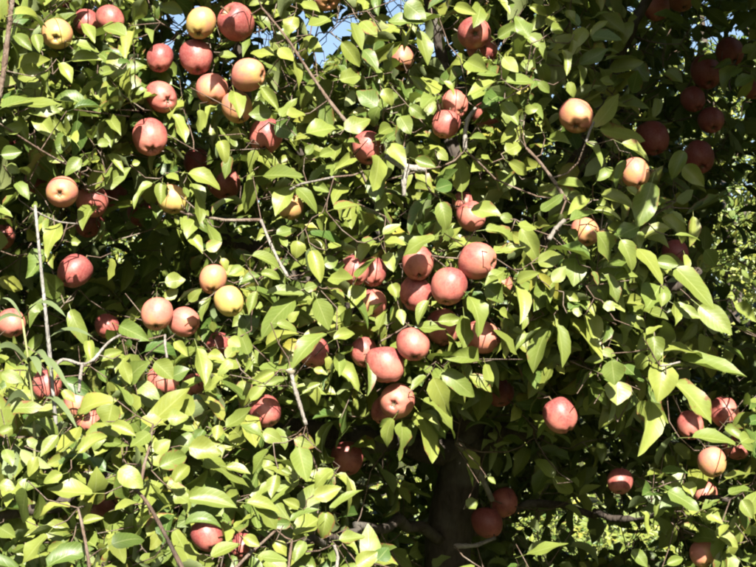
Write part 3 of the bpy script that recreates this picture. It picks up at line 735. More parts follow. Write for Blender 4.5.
for k in range(5):
    tl = np.clip(rng.normal(0.1, 0.4, nh), -0.75, 0.75)
    for sg in (-1.0, 1.0):
        c_ = hero_pose(tl, np.full(nh, sg))
        sc_ = c_[2] @ SUN
        up = (sc_ > best) & (k < tries)
        if k == 0 and sg < 0:
            hB, hA, hN, hL, hW = [v.copy() for v in c_]; best = sc_.copy()
        else:
            for dst, src in zip((hB, hA, hN, hL, hW), c_): dst[up] = src[up]
            best[up] = sc_[up]
heroes = dict(B=hB, A=hA, N=hN, L=hL * 1.03, W=hW, bend=rng.normal(0.35, 0.4, nh), fold=np.abs(rng.normal(0.4, 0.2, nh)), wave=rng.uniform(0.02, 0.18, nh),
              twist=rng.normal(0, 0.22, nh), phase=rng.uniform(0, 6.28, nh),
              tint=np.stack([np.clip(rng.normal(0.62, 0.26, nh), 0, 1), np.clip(rng.normal(0.03, 0.06, nh) + 0.05 * ((mx < 300) & (my > 380)), 0, .5), rng.uniform(0, 1, nh) ** 2], 1))
# keep the blade centred although it bends
heroes['B'] = heroes['B'] + unit(hN) * (heroes['bend'] * heroes['L'] * 0.16)[:, None]

# ------------------------------------------------------------------ front shoots from the density map
fb, fd, fl, fc = [], [], [], []
for r in range(-1, 19):
    for c in range(-2, 26):
        rr, cc = min(max(r, 0), 17), min(max(c, 0), 23)
        lam = DENS[rr, cc] * (0.23 if c < 15 else 0.17)
        for _ in range(rng.poisson(lam)):
            px, py = (c + rng.random()) * 31.5, (r + rng.random()) * 31.5
            d = float(surf(px, py)) + 0.05 + abs(rng.normal(0, 0.13))
            fb.append(P(px, py, d)); fd.append(-FWD * rng.uniform(0.1, 0.8) + np.array([0, 0, 0.45]) + rng.normal(0, 0.55, 3))
            fl.append(rng.uniform(0.02, 0.12)); fc.append(rng.integers(4, 9))
fb = np.array(fb); fd = unit(fd); fl = np.array(fl); fc = np.array(fc)
fb = fb - fd * (fl * 0.5)[:, None]
front, fidx = shoot_leaves(fb, fd, fl, fc, (0.05, 0.092))

# ------------------------------------------------------------------ the rest of the crown
CC, CR = np.array([0.1, 3.75, 2.2]), np.array([1.95, 1.45, 1.65])
cb = []
while len(cb) < 4000:
    q = rng.uniform(-1, 1, 3)
    rr = np.linalg.norm(q)
    if rr > 1 or (rr < 0.45 and rng.random() < 0.6): continue
    p = CC + q * CR
    if p[2] < 0.55: continue
    x, y, d = proj(p[None]); x, y, d = x[0], y[0], d[0]
    if -40 < x < 796 and -30 < y < 597:
        if d < surf(x, y) + 0.26 + 0.05 * max(0, 7 - dens(x, y)): continue
        if rng.random() > 0.45 + 0.07 * dens(x, y): continue
    else:
        # outside the picture the crown goes on with the same front
        if y < 0 and x < 660 and d < surf(x, y) + 0.1 - 0.0006 * y: continue
        if d < surf(x, y) - 0.12: continue
    cb.append(p)
for k in range(3600):             # far side of the crown
    while True:
        q = rng.uniform(-1, 1, 3)
        if np.linalg.norm(q) < 1 and q[1] > -0.05: break
    cb.append(np.array([0.1, 3.85, 1.9]) + q * np.array([2.2, 1.25, 1.9]))
cb = [p for p in cb if p[2] > 0.5]
# boughs above the picture that reach forward and shade what hangs below them
for k in range(560):
    x, y, d = rng.uniform(680, 960), rng.uniform(-420, -45), rng.uniform(2.2, 3.1)
    cb.append(P(x, y, d))
# sprays on the sunny side that keep the hollows and the inner fruit in shade
targets = [ac[j] + rng.normal(0, .03, 3) for j in range(NA) if ast[j] == 'S' for _ in range(6)]
while len(targets) < 800:
    x, y = rng.uniform(0, 756), rng.uniform(0, 567)
    if dens(x, y) < 3.2: targets.append(P(x, y, surf(x, y) + rng.uniform(.25, .6)))
for p in targets:
    for t in np.arange(0.12, 1.1, 0.05):
        x, y, d = proj((p + SUN * t)[None]); x, y, d = x[0], y[0], d[0]
        if d < surf(x, y) - 0.02 and y > -20: break
        if (y > 0 and dens(x, y) > 4.2) or y < -40:
            cb.append(p + SUN * t); break
cb = np.array(cb); ncb = len(cb)
cdv = unit(unit((cb - CC) / CR) * 0.7 + np.array([0, 0, 0.4]) + rng.normal(0, 0.5, (ncb, 3)))
cl = rng.uniform(0.04, 0.16, ncb); cc_ = rng.integers(5, 10, ncb)
crown, cidx = shoot_leaves(cb, cdv, cl, cc_, (0.05, 0.095))

def prune(a, idx, front_layer):
    m_, t_ = mid_tip(a)
    keep = np.ones(len(m_), bool)
    rnd = rng.random(len(m_))
    for pts in (a['B'], m_, t_):
        x, y, d = proj(pts)
        keep &= rnd < gap_keep(x, y)
        for j in range(NA):
            near = ((x - ax_[j]) ** 2 + (y - ay_[j]) ** 2 < (arp[j] * (1.15 if ast[j] == 'L' else 0.95)) ** 2) & (d < ad[j] + ar[j] * 0.4)
            keep &= ~(near & (rnd < {'L': 1.0, 'P': 0.93, 'S': 0.6}[ast[j]]))
            if ast[j] != 'S':      # leave most of the sun's path to the lit apples open
                v = pts - ac[j]
                al = v @ SUN
                off = np.linalg.norm(v - al[:, None] * SUN, axis=1)
                keep &= ~((al > 0) & (al < (2.2 if ast[j] == 'L' else 1.2)) & (off < ar[j] * 1.15) & (rnd < (0.95 if ast[j] == 'L' else 0.55)))
            inside = np.linalg.norm(pts - ac[j], axis=1) < ar[j] * 1.05
            keep &= ~inside
    for sy in range(215, 372, 9):  # the bare stick at the left stands clear of leaves
        sp_ = P(35 + (sy - 205) * 0.106, sy, 2.52)
        for pts in (a['B'], m_, t_):
            x, y, d = proj(pts)
            keep &= ~(((x - 35 - (sy - 205) * 0.106) ** 2 + (y - sy) ** 2 < 11 ** 2) & (d < 2.6))
            v = pts - sp_
            al = v @ SUN
            keep &= ~((al > 0) & (al < 1.0) & (np.linalg.norm(v - al[:, None] * SUN, axis=1) < .02) & (rnd < .7))
    return sub(a, keep), idx[keep]
front, fidx = prune(front, fidx, True)
crown, cidx = prune(crown, cidx, False)
# let sun reach the hand placed lit leaves
hm, ht = mid_tip(heroes)
def open_sun(a, idx, prob):
    m_, t_ = mid_tip(a)
    keep = np.ones(len(m_), bool)
    rnd = rng.random(len(m_))
    lit = np.nonzero(Hn[:, 5] == 0)[0]
    hx, hy = Hn[lit, 0] * .5 + Hn[lit, 2] * .5, Hn[lit, 1] * .5 + Hn[lit, 3] * .5
    pr = [proj(a['B']), proj(m_), proj(t_)]
    for q, i in enumerate(lit):
        v = m_ - hm[i]
        al = v @ SUN
        off = np.linalg.norm(v - al[:, None] * SUN, axis=1)
        keep &= ~((al > 0.02) & (al < 1.1) & (off < heroes['W'][i] * 0.6) & (rnd < prob * (1.0 if 420 < Hn[i, 0] < 740 and Hn[i, 1] > 150 else 0.45)))
        for X_, Y_, D_ in pr:
            for u_ in (0.2, 0.5, 0.8):
                qx, qy = Hn[i, 0] * (1 - u_) + Hn[i, 2] * u_, Hn[i, 1] * (1 - u_) + Hn[i, 3] * u_
                keep &= ~(((X_ - qx) ** 2 + (Y_ - qy) ** 2 < (Hn[i, 4] * 0.62) ** 2) & (D_ < hd[i] + 0.02) & (rnd < 0.93))
    return sub(a, keep), idx[keep]
front, fidx = open_sun(front, fidx, 0.8)
crown, cidx = open_sun(crown, cidx, 0.6)

def sun_lit(arrs):
    'share of each leaf that the sun sees, from a raster across the sun direction'
    e1 = unit(np.cross(SUN, [0, 0, 1.0])); e2 = np.cross(SUN, e1)
    pts, own = [], []
    for a in arrs:
        A = unit(a['A']); N = unit(a['N'] - A * np.sum(A * a['N'], 1, keepdims=True)); S = np.cross(A, N)
        for u_ in (0.15, 0.4, 0.65, 0.9):
            for v_ in (-.3, 0, .3):
                pts.append(a['B'] + A * (a['L'] * u_)[:, None] + S * (a['W'] * v_ * (1.2 - u_))[:, None])
    cells, hs = [], []
    for p in pts:
        ix = np.floor((p @ e1 + 20) / .012).astype(np.int64); iy = np.floor((p @ e2 + 20) / .012).astype(np.int64)
        cells.append(ix * 100000 + iy); hs.append(p @ SUN)
    allc = np.concatenate(cells); allh = np.concatenate(hs)
    u, inv = np.unique(allc, return_inverse=True)
    mxh = np.full(len(u), -1e9); np.maximum.at(mxh, inv, allh)
    litp = allh > mxh[inv] - 0.012
    out, k = [], 0
    for a in arrs:
        n = len(a['L'])
        out.append(litp[k:k + 12 * n].reshape(12, n).mean(0)); k += 12 * n
    return out
for it in range(4):               # leaves that would catch the sun inside the hollows are missing there
    lf, lc, _ = sun_lit([front, crown, heroes])
    for nm in ('front', 'crown'):
        a, idx, l = (front, fidx, lf) if nm == 'front' else (crown, cidx, lc)
        x, y, d = proj(mid_tip(a)[0])
        inf = (x > -5) & (x < 761) & (y > -5) & (y < 572) & (d < surf(x, y) + 0.75)
        dn = dens(x, y)
        pr = np.clip((4.4 - dn) / 2.2, 0, 0.92) * np.where(d > surf(x, y) + 0.16, 1.0, 0.7)
        keep = ~(inf & (l > 0.3) & (rng.random(len(x)) < pr))
        if nm == 'front': front, fidx = sub(a, keep), idx[keep]
        else: crown, cidx = sub(a, keep), idx[keep]

# ------------------------------------------------------------------ apple tree: trunk, boughs, twigs, leaves
TREE = empty('apple_tree', (0.2, 3.62, 0.0))
TL = np.array((0.2, 3.62, 0.0))
tag(TREE, 'near apple tree laden with red fruit, its sunlit leaves filling the picture', 'tree')
def smooth_path(pts, n):
    pts = np.asarray(pts, float)
    seg = np.r_[0, np.cumsum(np.linalg.norm(np.diff(pts, axis=0), axis=1))]
    u = np.linspace(0, seg[-1], n)
    q = np.stack([np.interp(u, seg, pts[:, k]) for k in range(3)], 1)
    for _ in range(max(1, n // 8)):
        q[1:-1] = 0.25 * q[:-2] + 0.5 * q[1:-1] + 0.25 * q[2:]
    return q
t0 = TL
trunk_pts = smooth_path([t0 + (0, 0, -0.08), t0 + (0.0, 0.0, 0.3), t0 + (0.02, -.02, 0.75), t0 + (-.02, 0.0, 1.15), P(470, 430, 3.55), P(470, 390, 3.5)], 20)
trunk_rad = np.interp(np.linspace(0, 1, 20), [0, .08, .2, .8, 1], [.115, .085, .070, .058, .045])
wob = rng.normal(0, .004, 20)
V, f_ = tube_arrays(trunk_pts, trunk_rad + wob, 14)
V += rng.normal(0, 0.0025, V.shape)
mesh_poly('trunk', V, f_, M_BARK, TREE, TL)
top = trunk_pts[-1]; fork = trunk_pts[14]; fork2 = trunk_pts[17]
limbs = [
 ([fork2, P(380, 440, 3.4), P(250, 430, 3.0), P(150, 450, 2.62), P(60, 500, 2.4), P(-20, 520, 2.32)], .034),
 ([top, P(400, 330, 3.5), P(260, 260, 3.5), P(130, 180, 3.4), P(20, 110, 3.2)], .036),
 ([top, P(462, 300, 3.35), P(463, 200, 3.3), P(455, 110, 3.3), P(430, 0, 3.3), P(400, -180, 3.3), P(390, -330, 3.3)], .024),
 ([fork2, P(545, 420, 3.35), P(600, 330, 3.1), P(655, 300, 2.85), P(700, 270, 2.8)], .030),
 ([top, P(540, 250, 3.3), P(610, 80, 3.2), P(680, -60, 3.15), P(750, -200, 3.1)], .024),
 ([top, P(460, 330, 3.15), P(440, 285, 2.92)], .016),
 ([P(400, 330, 3.4), P(340, 200, 3.3), P(245, 90, 3.25), P(225, -60, 3.2), P(190, -180, 3.2)], .018),
 ([P(430, 0, 3.0), P(520, -120, 2.85), P(620, -210, 2.65), P(740, -240, 2.55)], .020),
 ([fork, P(540, 500, 3.6), P(620, 520, 3.4), P(730, 500, 3.1)], .013),
 ([top, np.array((0.5, 4.1, 2.0)), np.array((0.9, 4.6, 2.6)), np.array((1.2, 4.9, 3.1))], .032),
 ([top, np.array((0.0, 4.2, 2.1)), np.array((-0.6, 4.6, 2.5)), np.array((-1.1, 4.8, 2.7))], .032),
 ([P(400, -180, 3.05), P(300, -250, 2.85), P(150, -260, 2.75)], .016),
 ([fork, P(400, 520, 3.3), P(340, 540, 2.9), P(270, 545, 2.5)], .016),
]
nodes, npar, nlen = [], [], []
chains = []
for pts, r0 in limbs:
    q = smooth_path(pts, 6 * len(pts))
    q[1:-1] += rng.normal(0, 0.008, (len(q) - 2, 3))
    rad = np.linspace(r0, max(0.006, r0 * 0.3), len(q))
    rad *= 1 + rng.normal(0, 0.06, len(q))
    V, f_ = tube_arrays(q, rad, 9)
    o = mesh_poly('branch', V, f_, M_BARK, TREE, TL)
    for k, p in enumerate(q):
        nodes.append(p); nlen.append(np.linalg.norm(p - top))
# twigs that show in the photograph: (path in photo pixels with depth offset, start and end width px, pale?)
TW = [
 ([(262, 8), (285, 35), (300, 58), (318, 85), (332, 105), (348, 124)], 2.2, 3.8, 0, -.03),
 ([(386, 156), (396, 163), (408, 168), (426, 169)], 6.0, 8.0, 1, -.02),
 ([(408, 168), (404, 178), (404, 196)], 7.0, 4.0, 1, -.02),
 ([(476, 108), (468, 118), (465, 132), (465, 150)], 4.0, 4.5, 1, .03),
 ([(291, 371), (294, 386), (300, 405), (306, 425)], 4.2, 4.0, 1, -.05),
 ([(261, 220), (268, 238), (277, 258), (288, 277)], 3.2, 3.2, 1, .03),
 ([(13, -4), (8, 35), (3, 78), (-6, 120)], 5.0, 6.0, 0, -.03),
 ([(54, 368), (62, 358), (72, 361), (82, 366), (94, 360), (103, 348), (112, 339), (121, 335)], 3.6, 2.6, 1, -.05),
 ([(82, 366), (80, 378), (79, 392)], 3.6, 3.0, 1, -.05),
 ([(153, 424), (150, 445), (144, 465), (141, 485), (136, 492)], 2.4, 3.2, 0, -.05),
 ([(136, 490), (146, 500), (160, 525), (172, 548), (184, 572)], 3.2, 5.0, 0, -.05),
 ([(78, 508), (82, 525), (86, 545), (90, 572)], 2.6, 3.6, 0, -.05),
 ([(276, 530), (262, 543), (248, 555), (234, 570)], 2.6, 3.4, 0, -.03),
 ([(526, 148), (538, 160), (552, 178), (566, 200)], 3.0, 4.0, 0, .05),
 ([(565, 220), (556, 228), (549, 240)], 4.5, 4.5, 1, -.02),
 ([(290, 190), (300, 184), (316, 181), (334, 177)], 2.6, 2.2, 1, -.05),
 ([(30, 208), (44, 216), (58, 222), (77, 224)], 2.0, 1.6, 1, -.03),
 ([(288, 572), (290, 555), (292, 540)], 3.0, 2.4, 0, -.04),
 ([(336, 574), (338, 556), (334, 545)], 4.0, 3.0, 1, -.04),
 ([(457, 440), (468, 455), (482, 478), (492, 500)], 8.0, 6.0, 1, .42),
 ([(455, 546), (475, 546), (495, 538)], 5.0, 4.0, 1, .40),
 ([(165, 335), (165, 345), (167, 358)], 2.4, 2.4, 1, -.02),
 ([(660, 366), (668, 365), (680, 362)], 2.4, 2.0, 1, -.04),
 ([(586, 142), (590, 130), (594, 122)], 2.6, 2.2, 1, -.03),
]
order = np.argsort([len(t[0]) for t in TW])
ends = []
for path, w0, w1, pale, off in TW:
    pts = [P(x, y, float(surf(x, y)) + off) for x, y in path]
    q = smooth_path(pts, 4 * len(pts))
    dd = float(surf(*path[0])) + off
    rad = np.linspace(w0, w1, len(q)) * dd / F / 2 * (1 + rng.normal(0, .08, len(q)))
    V, f_ = tube_arrays(q, rad, 8)
    mesh_poly('twig', V, f_, M_PALE if pale else M_TWIG, TREE, TL)
    ends.append((q, q[-1] if np.linalg.norm(q[-1] - top) < np.linalg.norm(q[0] - top) else q[0], max(w0, w1) * dd / F / 2))
# pale cut face on the pruned twig
q = ends[4][0]
V, f_ = tube_arrays([q[0] + (q[0] - q[1]) * 0.55, q[0] + (q[0] - q[1]) * .3, q[0], q[1]], [.009, .0115, .0105, .006], 9)
mesh_poly('cut_end', V, f_, M_CUT, TREE, TL)

nodes = np.array(nodes); nlen = np.array(nlen)
NP = np.zeros((60000, 3)); NLn = np.zeros(60000); nn = len(nodes)
NP[:nn] = nodes; NLn[:nn] = nlen
LITA = np.nonzero(ast != 'S')[0]
LC, LR = ac[LITA], ar[LITA]
def connect(p, r_end, out, leave=None):
    """grow a twig from the nearest bough or twig to p"""
    global nn
    d = np.linalg.norm(NP[:nn] - p, axis=1)
    c = d + 0.22 * NLn[:nn] + np.where(d < 0.012, 5, 0)
    k = int(np.argmin(c))
    a = NP[k]; L = d[k]
    m = max(2, min(7, int(L / 0.05) + 1))
    t = np.linspace(0, 1, m + 1)[:, None]
    sag = (np.array([0, 0, -0.10]) + FWD * 0.12) * L + rng.normal(0, 0.06, 3) * L
    q = a + (p - a) * t + sag * (4 * t * (1 - t)) + rng.normal(0, 0.05 * L / m, (m + 1, 3)) * (t > 0) * (t < 1)
    for s in range(1, m):         # twigs pass behind the fruit
        x, y, dd = proj(q[s][None])
        for j in np.nonzero((ax_ - x) ** 2 + (ay_ - y) ** 2 < (arp * 1.5) ** 2)[0]:
            if dd[0] < ad[j] + ar[j] + .015: q[s] = P(x[0], y[0], ad[j] + ar[j] + .03); dd[0] = ad[j] + ar[j] + .03
    if m > 1:                     # and out of the sun's way to the open fruit
        v = q[1:m, None, :] - LC[None]
        al = v @ SUN
        pv = v - al[..., None] * SUN
        of = np.linalg.norm(pv, axis=2)
        hit = (al > 0) & (al < 1.2) & (of < LR * 1.15)
        for s_, j in zip(*np.nonzero(hit)):
            q[1 + s_] += pv[s_, j] / max(of[s_, j], 1e-4) * (LR[j] * 1.2 - of[s_, j])
    r0 = r_end * (1 + 2.0 * min(L, 0.6))
    out.append((q, np.linspace(r0, r_end, m + 1)))
    for s in range(1, m + 1):
        NP[nn] = q[s]; NLn[nn] = NLn[k] + L * s / m; nn += 1
tw = []
for q, e, r in ends:
    connect(e, min(r, .0018), tw)
    for p in q[::3]:
        NP[nn] = p; NLn[nn] = np.linalg.norm(p - top); nn += 1
# boughs of smaller order: shoots, nearest the trunk first
sb = np.concatenate([fb, cb])
used = np.concatenate([np.bincount(fidx, minlength=len(fb)), np.bincount(cidx, minlength=ncb)]) > 0
used_n = np.concatenate([np.bincount(fidx, minlength=len(fb)), np.bincount(cidx, minlength=ncb)])
gx_, gy_, _ = proj(sb)
ing = gap_keep(gx_, gy_) < 0.6
sdir = np.concatenate([fd, cdv]); sl = np.concatenate([fl, cl])
for i in np.argsort(np.linalg.norm(sb - top, axis=1)):
    if not used[i] or (ing[i] and used_n[i] < 4): continue
    connect(sb[i], 0.0014, tw)
    tw.append((np.array([sb[i], sb[i] + sdir[i] * sl[i] * .5, sb[i] + sdir[i] * sl[i]]), np.array([.0014, .0012, .0009])))
for i in range(NA):
    connect(stem_end[i], 0.0018, tw)
for i in range(nh):
    b = heroes['B'][i] - unit(heroes['A'][i]) * heroes['L'][i] * 0.27
    connect(b, 0.0011, tw)
TV, TF, off = [], [], 0
for q, r in tw:
    V, f_ = tube_arrays(q, r, 5 if r[0] > .003 else 4, cap=False)
    TV.append(V); TF.append(f_ + off); off += len(V)
o = mesh_np('twigs', np.concatenate(TV) - TL, np.concatenate(TF), M_TWIG, TREE)
tag(o, kind='stuff')

# leaves: the largest ones singly, the rest as one mass
hx, hy, hdz = proj(hm)
area = Hn[:, 4] * np.hypot(Hn[:, 2] - Hn[:, 0], Hn[:, 3] - Hn[:, 1]) * (1 - 0.4 * Hn[:, 5])
big = np.argsort(-area)[:300]
V, U = leaf_verts(*[heroes[k][big] for k in Leaves.keys[:10]], HI_T, HI_S)
fg = leaf_grid(HI_T, HI_S)
for k in range(len(big)):
    b = heroes['B'][big[k]]
    o = mesh_np('leaf', V[k] - b, fg, M_LEAF, TREE, U, np.repeat(heroes['tint'][big[k]][None], V.shape[1], 0))
    o.location = b - TL
rest = np.ones(nh, bool); rest[big] = False
mass = cat(cat(sub(heroes, rest), front), crown)
o = build_leaves('leaves', mass, LO_T, LO_S, TREE, TL)
tag(o, kind='stuff')
print('leaves', len(mass['L']), 'heroes', nh, 'twigs', len(tw), 'nodes', nn)

# ------------------------------------------------------------------ grey stick and weed at the left
q = [P(x, y, 2.52) for x, y in ((35, 205), (39, 250), (44, 300), (50, 350), (54, 400), (57, 440))]
g0 = q[-1] + (q[-1] - q[0]) * 3; g0[2] = -0.05
q = smooth_path(q + [0.5 * (q[-1] + np.array(g0)), np.array(g0)], 30)
so = empty('grey_stick', (g0[0], g0[1], 0))
V, f_ = tube_arrays(q, np.linspace(.0028, .0085, 30) * (1 + rng.normal(0, .05, 30)), 8)
mesh_poly('shaft', V, f_, M_STICK, so, (g0[0], g0[1], 0))
for k, s in ((9, 1), (14, -1)):
    V, f_ = tube_arrays([q[k], q[k] + np.array((.012 * s, -.006, .012)), q[k] + np.array((.02 * s, -.008, .03))], [.003, .0022, .0012], 6)
    mesh_poly('side_spur', V, f_, M_PALE, so, (g0[0], g0[1], 0))
tag(so, 'thin pale grey stick standing upright among the leaves near the left edge', 'stick')

wroot = P(24, 420, 2.42); wroot[2] = 0
we = empty('tall_weed', wroot)
tag(we, 'tall weed with long narrow grassy leaves beside the grey stick', 'plant')
wst = smooth_path([wroot + (0, 0, -.03), wroot + (0.02, 0, .7), P(36, 400, 2.42), P(28, 350, 2.4), P(22, 318, 2.4)], 22)
V, f_ = tube_arrays(wst, np.linspace(.006, .002, 22), 7)
mesh_poly('stem', V, f_, M_WEEDSTEM, we, wroot)
def blade(b, t, w, nrm):
    b, t = np.array(b), np.array(t)
    n = 9
    u = np.linspace(0, 1, n)
    L = np.linalg.norm(t - b)
    mid = b + (t - b) * u[:, None] + np.array([0, 0, 1]) * (L * .22 * np.sin(np.pi * u))[:, None] + np.array([0, -.2, 0]) * (L * .2 * np.sin(np.pi * u))[:, None]
    side = unit(np.cross(unit(t - b), nrm))
    h = w * .5 * np.sin(np.pi * np.clip(u * .93 + .07, 0, 1)) ** .6
    up = np.array(nrm) * 0.18
    V = np.concatenate([mid - side * h[:, None] + up * h[:, None], mid, mid + side * h[:, None] + up * h[:, None]])
    f = []
    for i in range(n - 1):
        f += [(i, i + 1, n + i + 1, n + i), (n + i, n + i + 1, 2 * n + i + 1, 2 * n + i)]
    return V, np.array(f)
for (b, t, w, d0, d1) in [((30, 337), (66, 317), 7, 2.5, 2.42), ((46, 356), (93, 337), 8, 2.5, 2.44), ((24, 352), (-8, 352), 6, 2.5, 2.42), ((22, 334), (-10, 330), 4, 2.5, 2.45), ((26, 345), (41, 376), 9, 2.5, 2.42),
                          ((24, 330), (2, 298), 3, 2.5, 2.5), ((25, 342), (52, 372), 6, 2.5, 2.4), ((33, 380), (70, 392), 7, 2.5, 2.42), ((34, 392), (4, 408), 7, 2.5, 2.4), ((36, 405), (78, 430), 7, 2.5, 2.4)]:
    d0, d1 = d0 - .1, d1 - .1
    bp = wst[np.argmin(np.linalg.norm(wst - P(b[0], b[1], d0), axis=1))]
    V, f_ = blade(bp, P(t[0], t[1], d1), w * 2.5 / F, unit(SUN + np.array([rng.normal(0, .4), 0, rng.normal(0, .4)])))
    mesh_poly('leaf', V, f_, M_WEED, we, wroot)

# ------------------------------------------------------------------ trees farther back
def far_tree(x, y, h, rx, label, seed, n=1700, low=0.25):
    global rng
    r = np.random.default_rng(seed)
    keep_rng = rng; rng = r
    loc = np.array((x, y, 0.0))
    t = empty('orchard_tree', loc)
    tag(t, label, 'tree', 'trees standing behind the near apple tree')
    tp = smooth_path([(0, 0, -.05), (r.normal(0, .03), 0, h * .2), (r.normal(0, .08), r.normal(0, .08), h * .45), (r.normal(0, .12), 0, h * .85)], 12)
    V, f_ = tube_arrays(tp, np.linspace(.09, .02, 12), 10)
    mesh_poly('trunk', V, f_, M_BARK, t)
    for k in range(7):
        a = k * 2.4 + r.uniform(0, .6); z0 = r.uniform(.3, .6)
        b = tp[int(z0 * 11)]
        e = b + np.array((math.cos(a) * rx * .75, math.sin(a) * rx * .75, h * r.uniform(.08, .3)))
        q = smooth_path([b, b + (e - b) * .5 + (0, 0, .12), e], 9)
        V, f_ = tube_arrays(q, np.linspace(.035, .008, 9), 7)
        mesh_poly('branch', V, f_, M_BARK, t)
    # clumps give the crown light and dark masses
    cl_ = []
    for k in range(46):
        q = unit(r.normal(0, 1, 3)) * r.uniform(.35, 1.0)
        cl_.append(np.array((q[0] * rx, q[1] * rx * .9, low + (h - low) * (0.5 + 0.5 * q[2]))))
    cl_ = np.array(cl_)
    b = cl_[r.integers(0, 46, n)] + r.normal(0, .25, (n, 3))
    b = b[b[:, 2] > 0.08]
    px, py, d = proj(b + loc)
    gk = np.ones(len(b))
    for gx, gy, grx, gry, p in GAPS[:13]:
        gk = np.where(((px - gx) / (grx + 3)) ** 2 + ((py - gy) / (gry + 3)) ** 2 < 1, 0, gk)
    b = b[gk > 0]
    dv = unit(b - np.array((0, 0, h * .5)) + r.normal(0, .5, b.shape))
    a, _ = shoot_leaves(b, dv, np.full(len(b), .1), r.integers(6, 11, len(b)), (0.055, 0.095), 0.0, 1.8)
    x_, y_, _d = proj(a['B'] + loc)
    k = np.ones(len(x_), bool)
    for gx, gy, grx, gry, p in GAPS[:13]:
        k &= ((x_ - gx) / (grx + 2)) ** 2 + ((y_ - gy) / (gry + 2)) ** 2 > 1
    a = sub(a, k)
    o = build_leaves('crown', a, np.array([0.0, .3, .7, 1.0]), LO_S, t)
    tag(o, kind='stuff')
    rng = keep_rng
far_tree(-3.1, 11.4, 5.0, 1.9, 'leafy tree behind the left part of the near tree', 21)
far_tree(0.1, 11.8, 4.5, 1.9, 'leafy sunlit tree seen in gaps left of the near trunk', 22)
far_tree(3.0, 11.2, 6.2, 2.0, 'sunlit leafy tree seen past the right edge of the near tree', 23, 2600)
far_tree(1.6, 15.0, 5.4, 1.8, 'farther tree glimpsed right of the near trunk', 24, 1500)
far_tree(-1.5, 15.4, 5.6, 1.8, 'farther tree glimpsed low behind the left leaves', 25, 1300)
far_tree(5.2, 15.6, 6.0, 1.9, 'farther tree beyond the right edge gap', 26, 1700)
far_tree(-5.5, 15.0, 4.6, 1.9, 'farther tree beyond the left edge', 27, 900)

# a wood in the distance, one mass
n = 15000
wb = np.stack([rng.uniform(-11, 11, n), rng.uniform(24, 31, n), 6.2 * rng.random(n) ** 0.8 + rng.normal(0, .3, n)], 1)
wb[:, 2] *= 0.86 + 0.14 * np.sin(wb[:, 0] * 1.3) * np.cos(wb[:, 0] * .47 + 1)
wb[:, 2] = np.abs(wb[:, 2])
st_ = leaf_style(n, .16, .30)
wood = dict(B=wb, A=unit(rng.normal(0, 1, (n, 3))), N=unit(SUN + rng.normal(0, .6, (n, 3))), tint=np.stack([np.clip(rng.normal(.4, .25, n), 0, 1), np.zeros(n), np.zeros(n)], 1), **st_)
o = build_leaves('distant_wood', wood, np.array([0.0, .3, .7, 1.0]), LO_S, None)
tag(o, 'distant sunlit wood closing off the view behind the orchard', 'wood', kind='stuff')

# unseen trees added behind the camera to cut the sky's fill light
far_tree(-2.9, -3.3, 5.5, 1.7, 'unseen tree added behind the photographer to block sky light, to the left', 31, 1100)
far_tree(-0.2, -3.8, 5.6, 1.7, 'unseen tree added directly behind the photographer to block sky light', 32, 1100)
far_tree(2.6, -3.4, 5.4, 1.7, 'unseen tree added behind the photographer to block sky light, to the right', 33, 1100)
far_tree(-5.4, -2.6, 5.2, 1.7, 'unseen tree added far left behind the photographer to block sky light', 34, 700)
far_tree(5.2, -2.7, 5.2, 1.7, 'unseen tree added far right behind the photographer to block sky light', 35, 700)
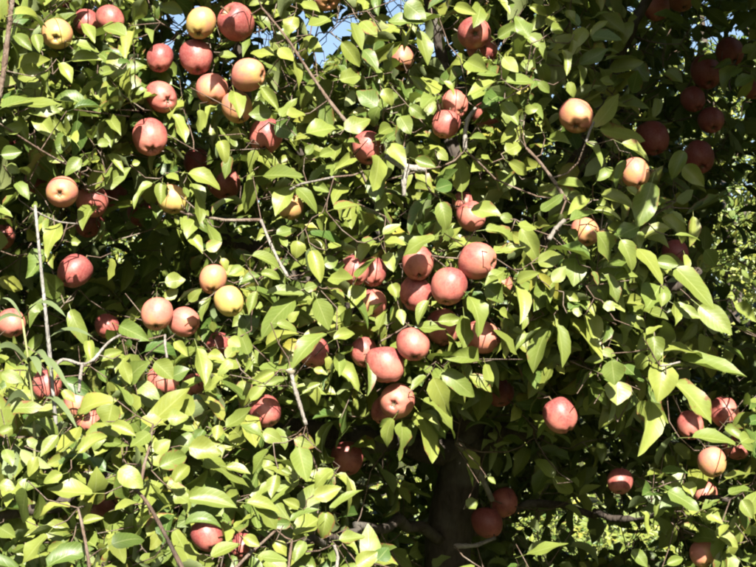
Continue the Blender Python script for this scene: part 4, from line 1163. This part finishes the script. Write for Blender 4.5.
# trees added beside the near tree, outside the picture, to block side sky
far_tree(-4.4, 3.5, 4.4, 1.6, 'unseen tree added left of the near tree to block sky light', 36, 900)
far_tree(4.5, 3.7, 4.4, 1.6, 'unseen tree added right of the near tree to block sky light', 37, 900)
far_tree(6.6, 12.0, 6.0, 1.8, 'tall leafy tree beyond the upper right gap', 38, 1500)

# undergrowth between the rows
nc = 420
uc = np.stack([rng.uniform(-3.2, 3.6, nc), rng.uniform(8.2, 10.2, nc), np.zeros(nc)], 1)
uh = rng.uniform(.3, 1.15, nc) * (0.75 + 0.25 * np.sin(uc[:, 0] * 2.1))
ub = np.repeat(uc, 5, 0) + rng.normal(0, .05, (nc * 5, 3)) + np.stack([np.zeros(nc * 5), np.zeros(nc * 5), np.repeat(uh, 5) * np.tile([.15, .4, .6, .8, 1.0], nc)], 1)
ub[:, 2] = np.maximum(ub[:, 2], .03)
ua, _ = shoot_leaves(ub, np.tile([0, -.2, 1.0], (nc * 5, 1)) + rng.normal(0, .4, (nc * 5, 3)), np.full(nc * 5, .12), rng.integers(4, 8, nc * 5), (.045, .085), 0.0, 1.6)
o = build_leaves('undergrowth', ua, np.array([0.0, .3, .7, 1.0]), LO_S, None)
tag(o, 'low sunlit undergrowth between the orchard rows', 'undergrowth', kind='stuff')

# grass under the trees
n = 26000
gx = rng.uniform(-4.5, 4.5, n); gy = rng.uniform(4.6, 14.5, n)
hgt = rng.uniform(.05, .22, n); an = rng.uniform(0, 6.28, n); ln = rng.normal(0, .06, (n, 2)); w = rng.uniform(.003, .007, n)
b = np.stack([gx, gy, np.full(n, -.004)], 1); s = np.stack([np.cos(an) * w, np.sin(an) * w, 0 * w], 1)
m1 = b + np.stack([ln[:, 0] * .35, ln[:, 1] * .35, hgt * .6], 1); t1 = b + np.stack([ln[:, 0], ln[:, 1], hgt], 1)
V = np.stack([b - s, b + s, m1 + s * .8, m1 - s * .8, t1 + s * .15, t1 - s * .15], 1).reshape(-1, 3)
fb_ = np.array([[0, 1, 2, 3], [3, 2, 4, 5]])
o = mesh_np('grass', V, (fb_[None] + (np.arange(n) * 6)[:, None, None]).reshape(-1, 4), M_GRASS)
tag(o, 'long grass growing under and between the orchard trees', 'grass', kind='stuff')
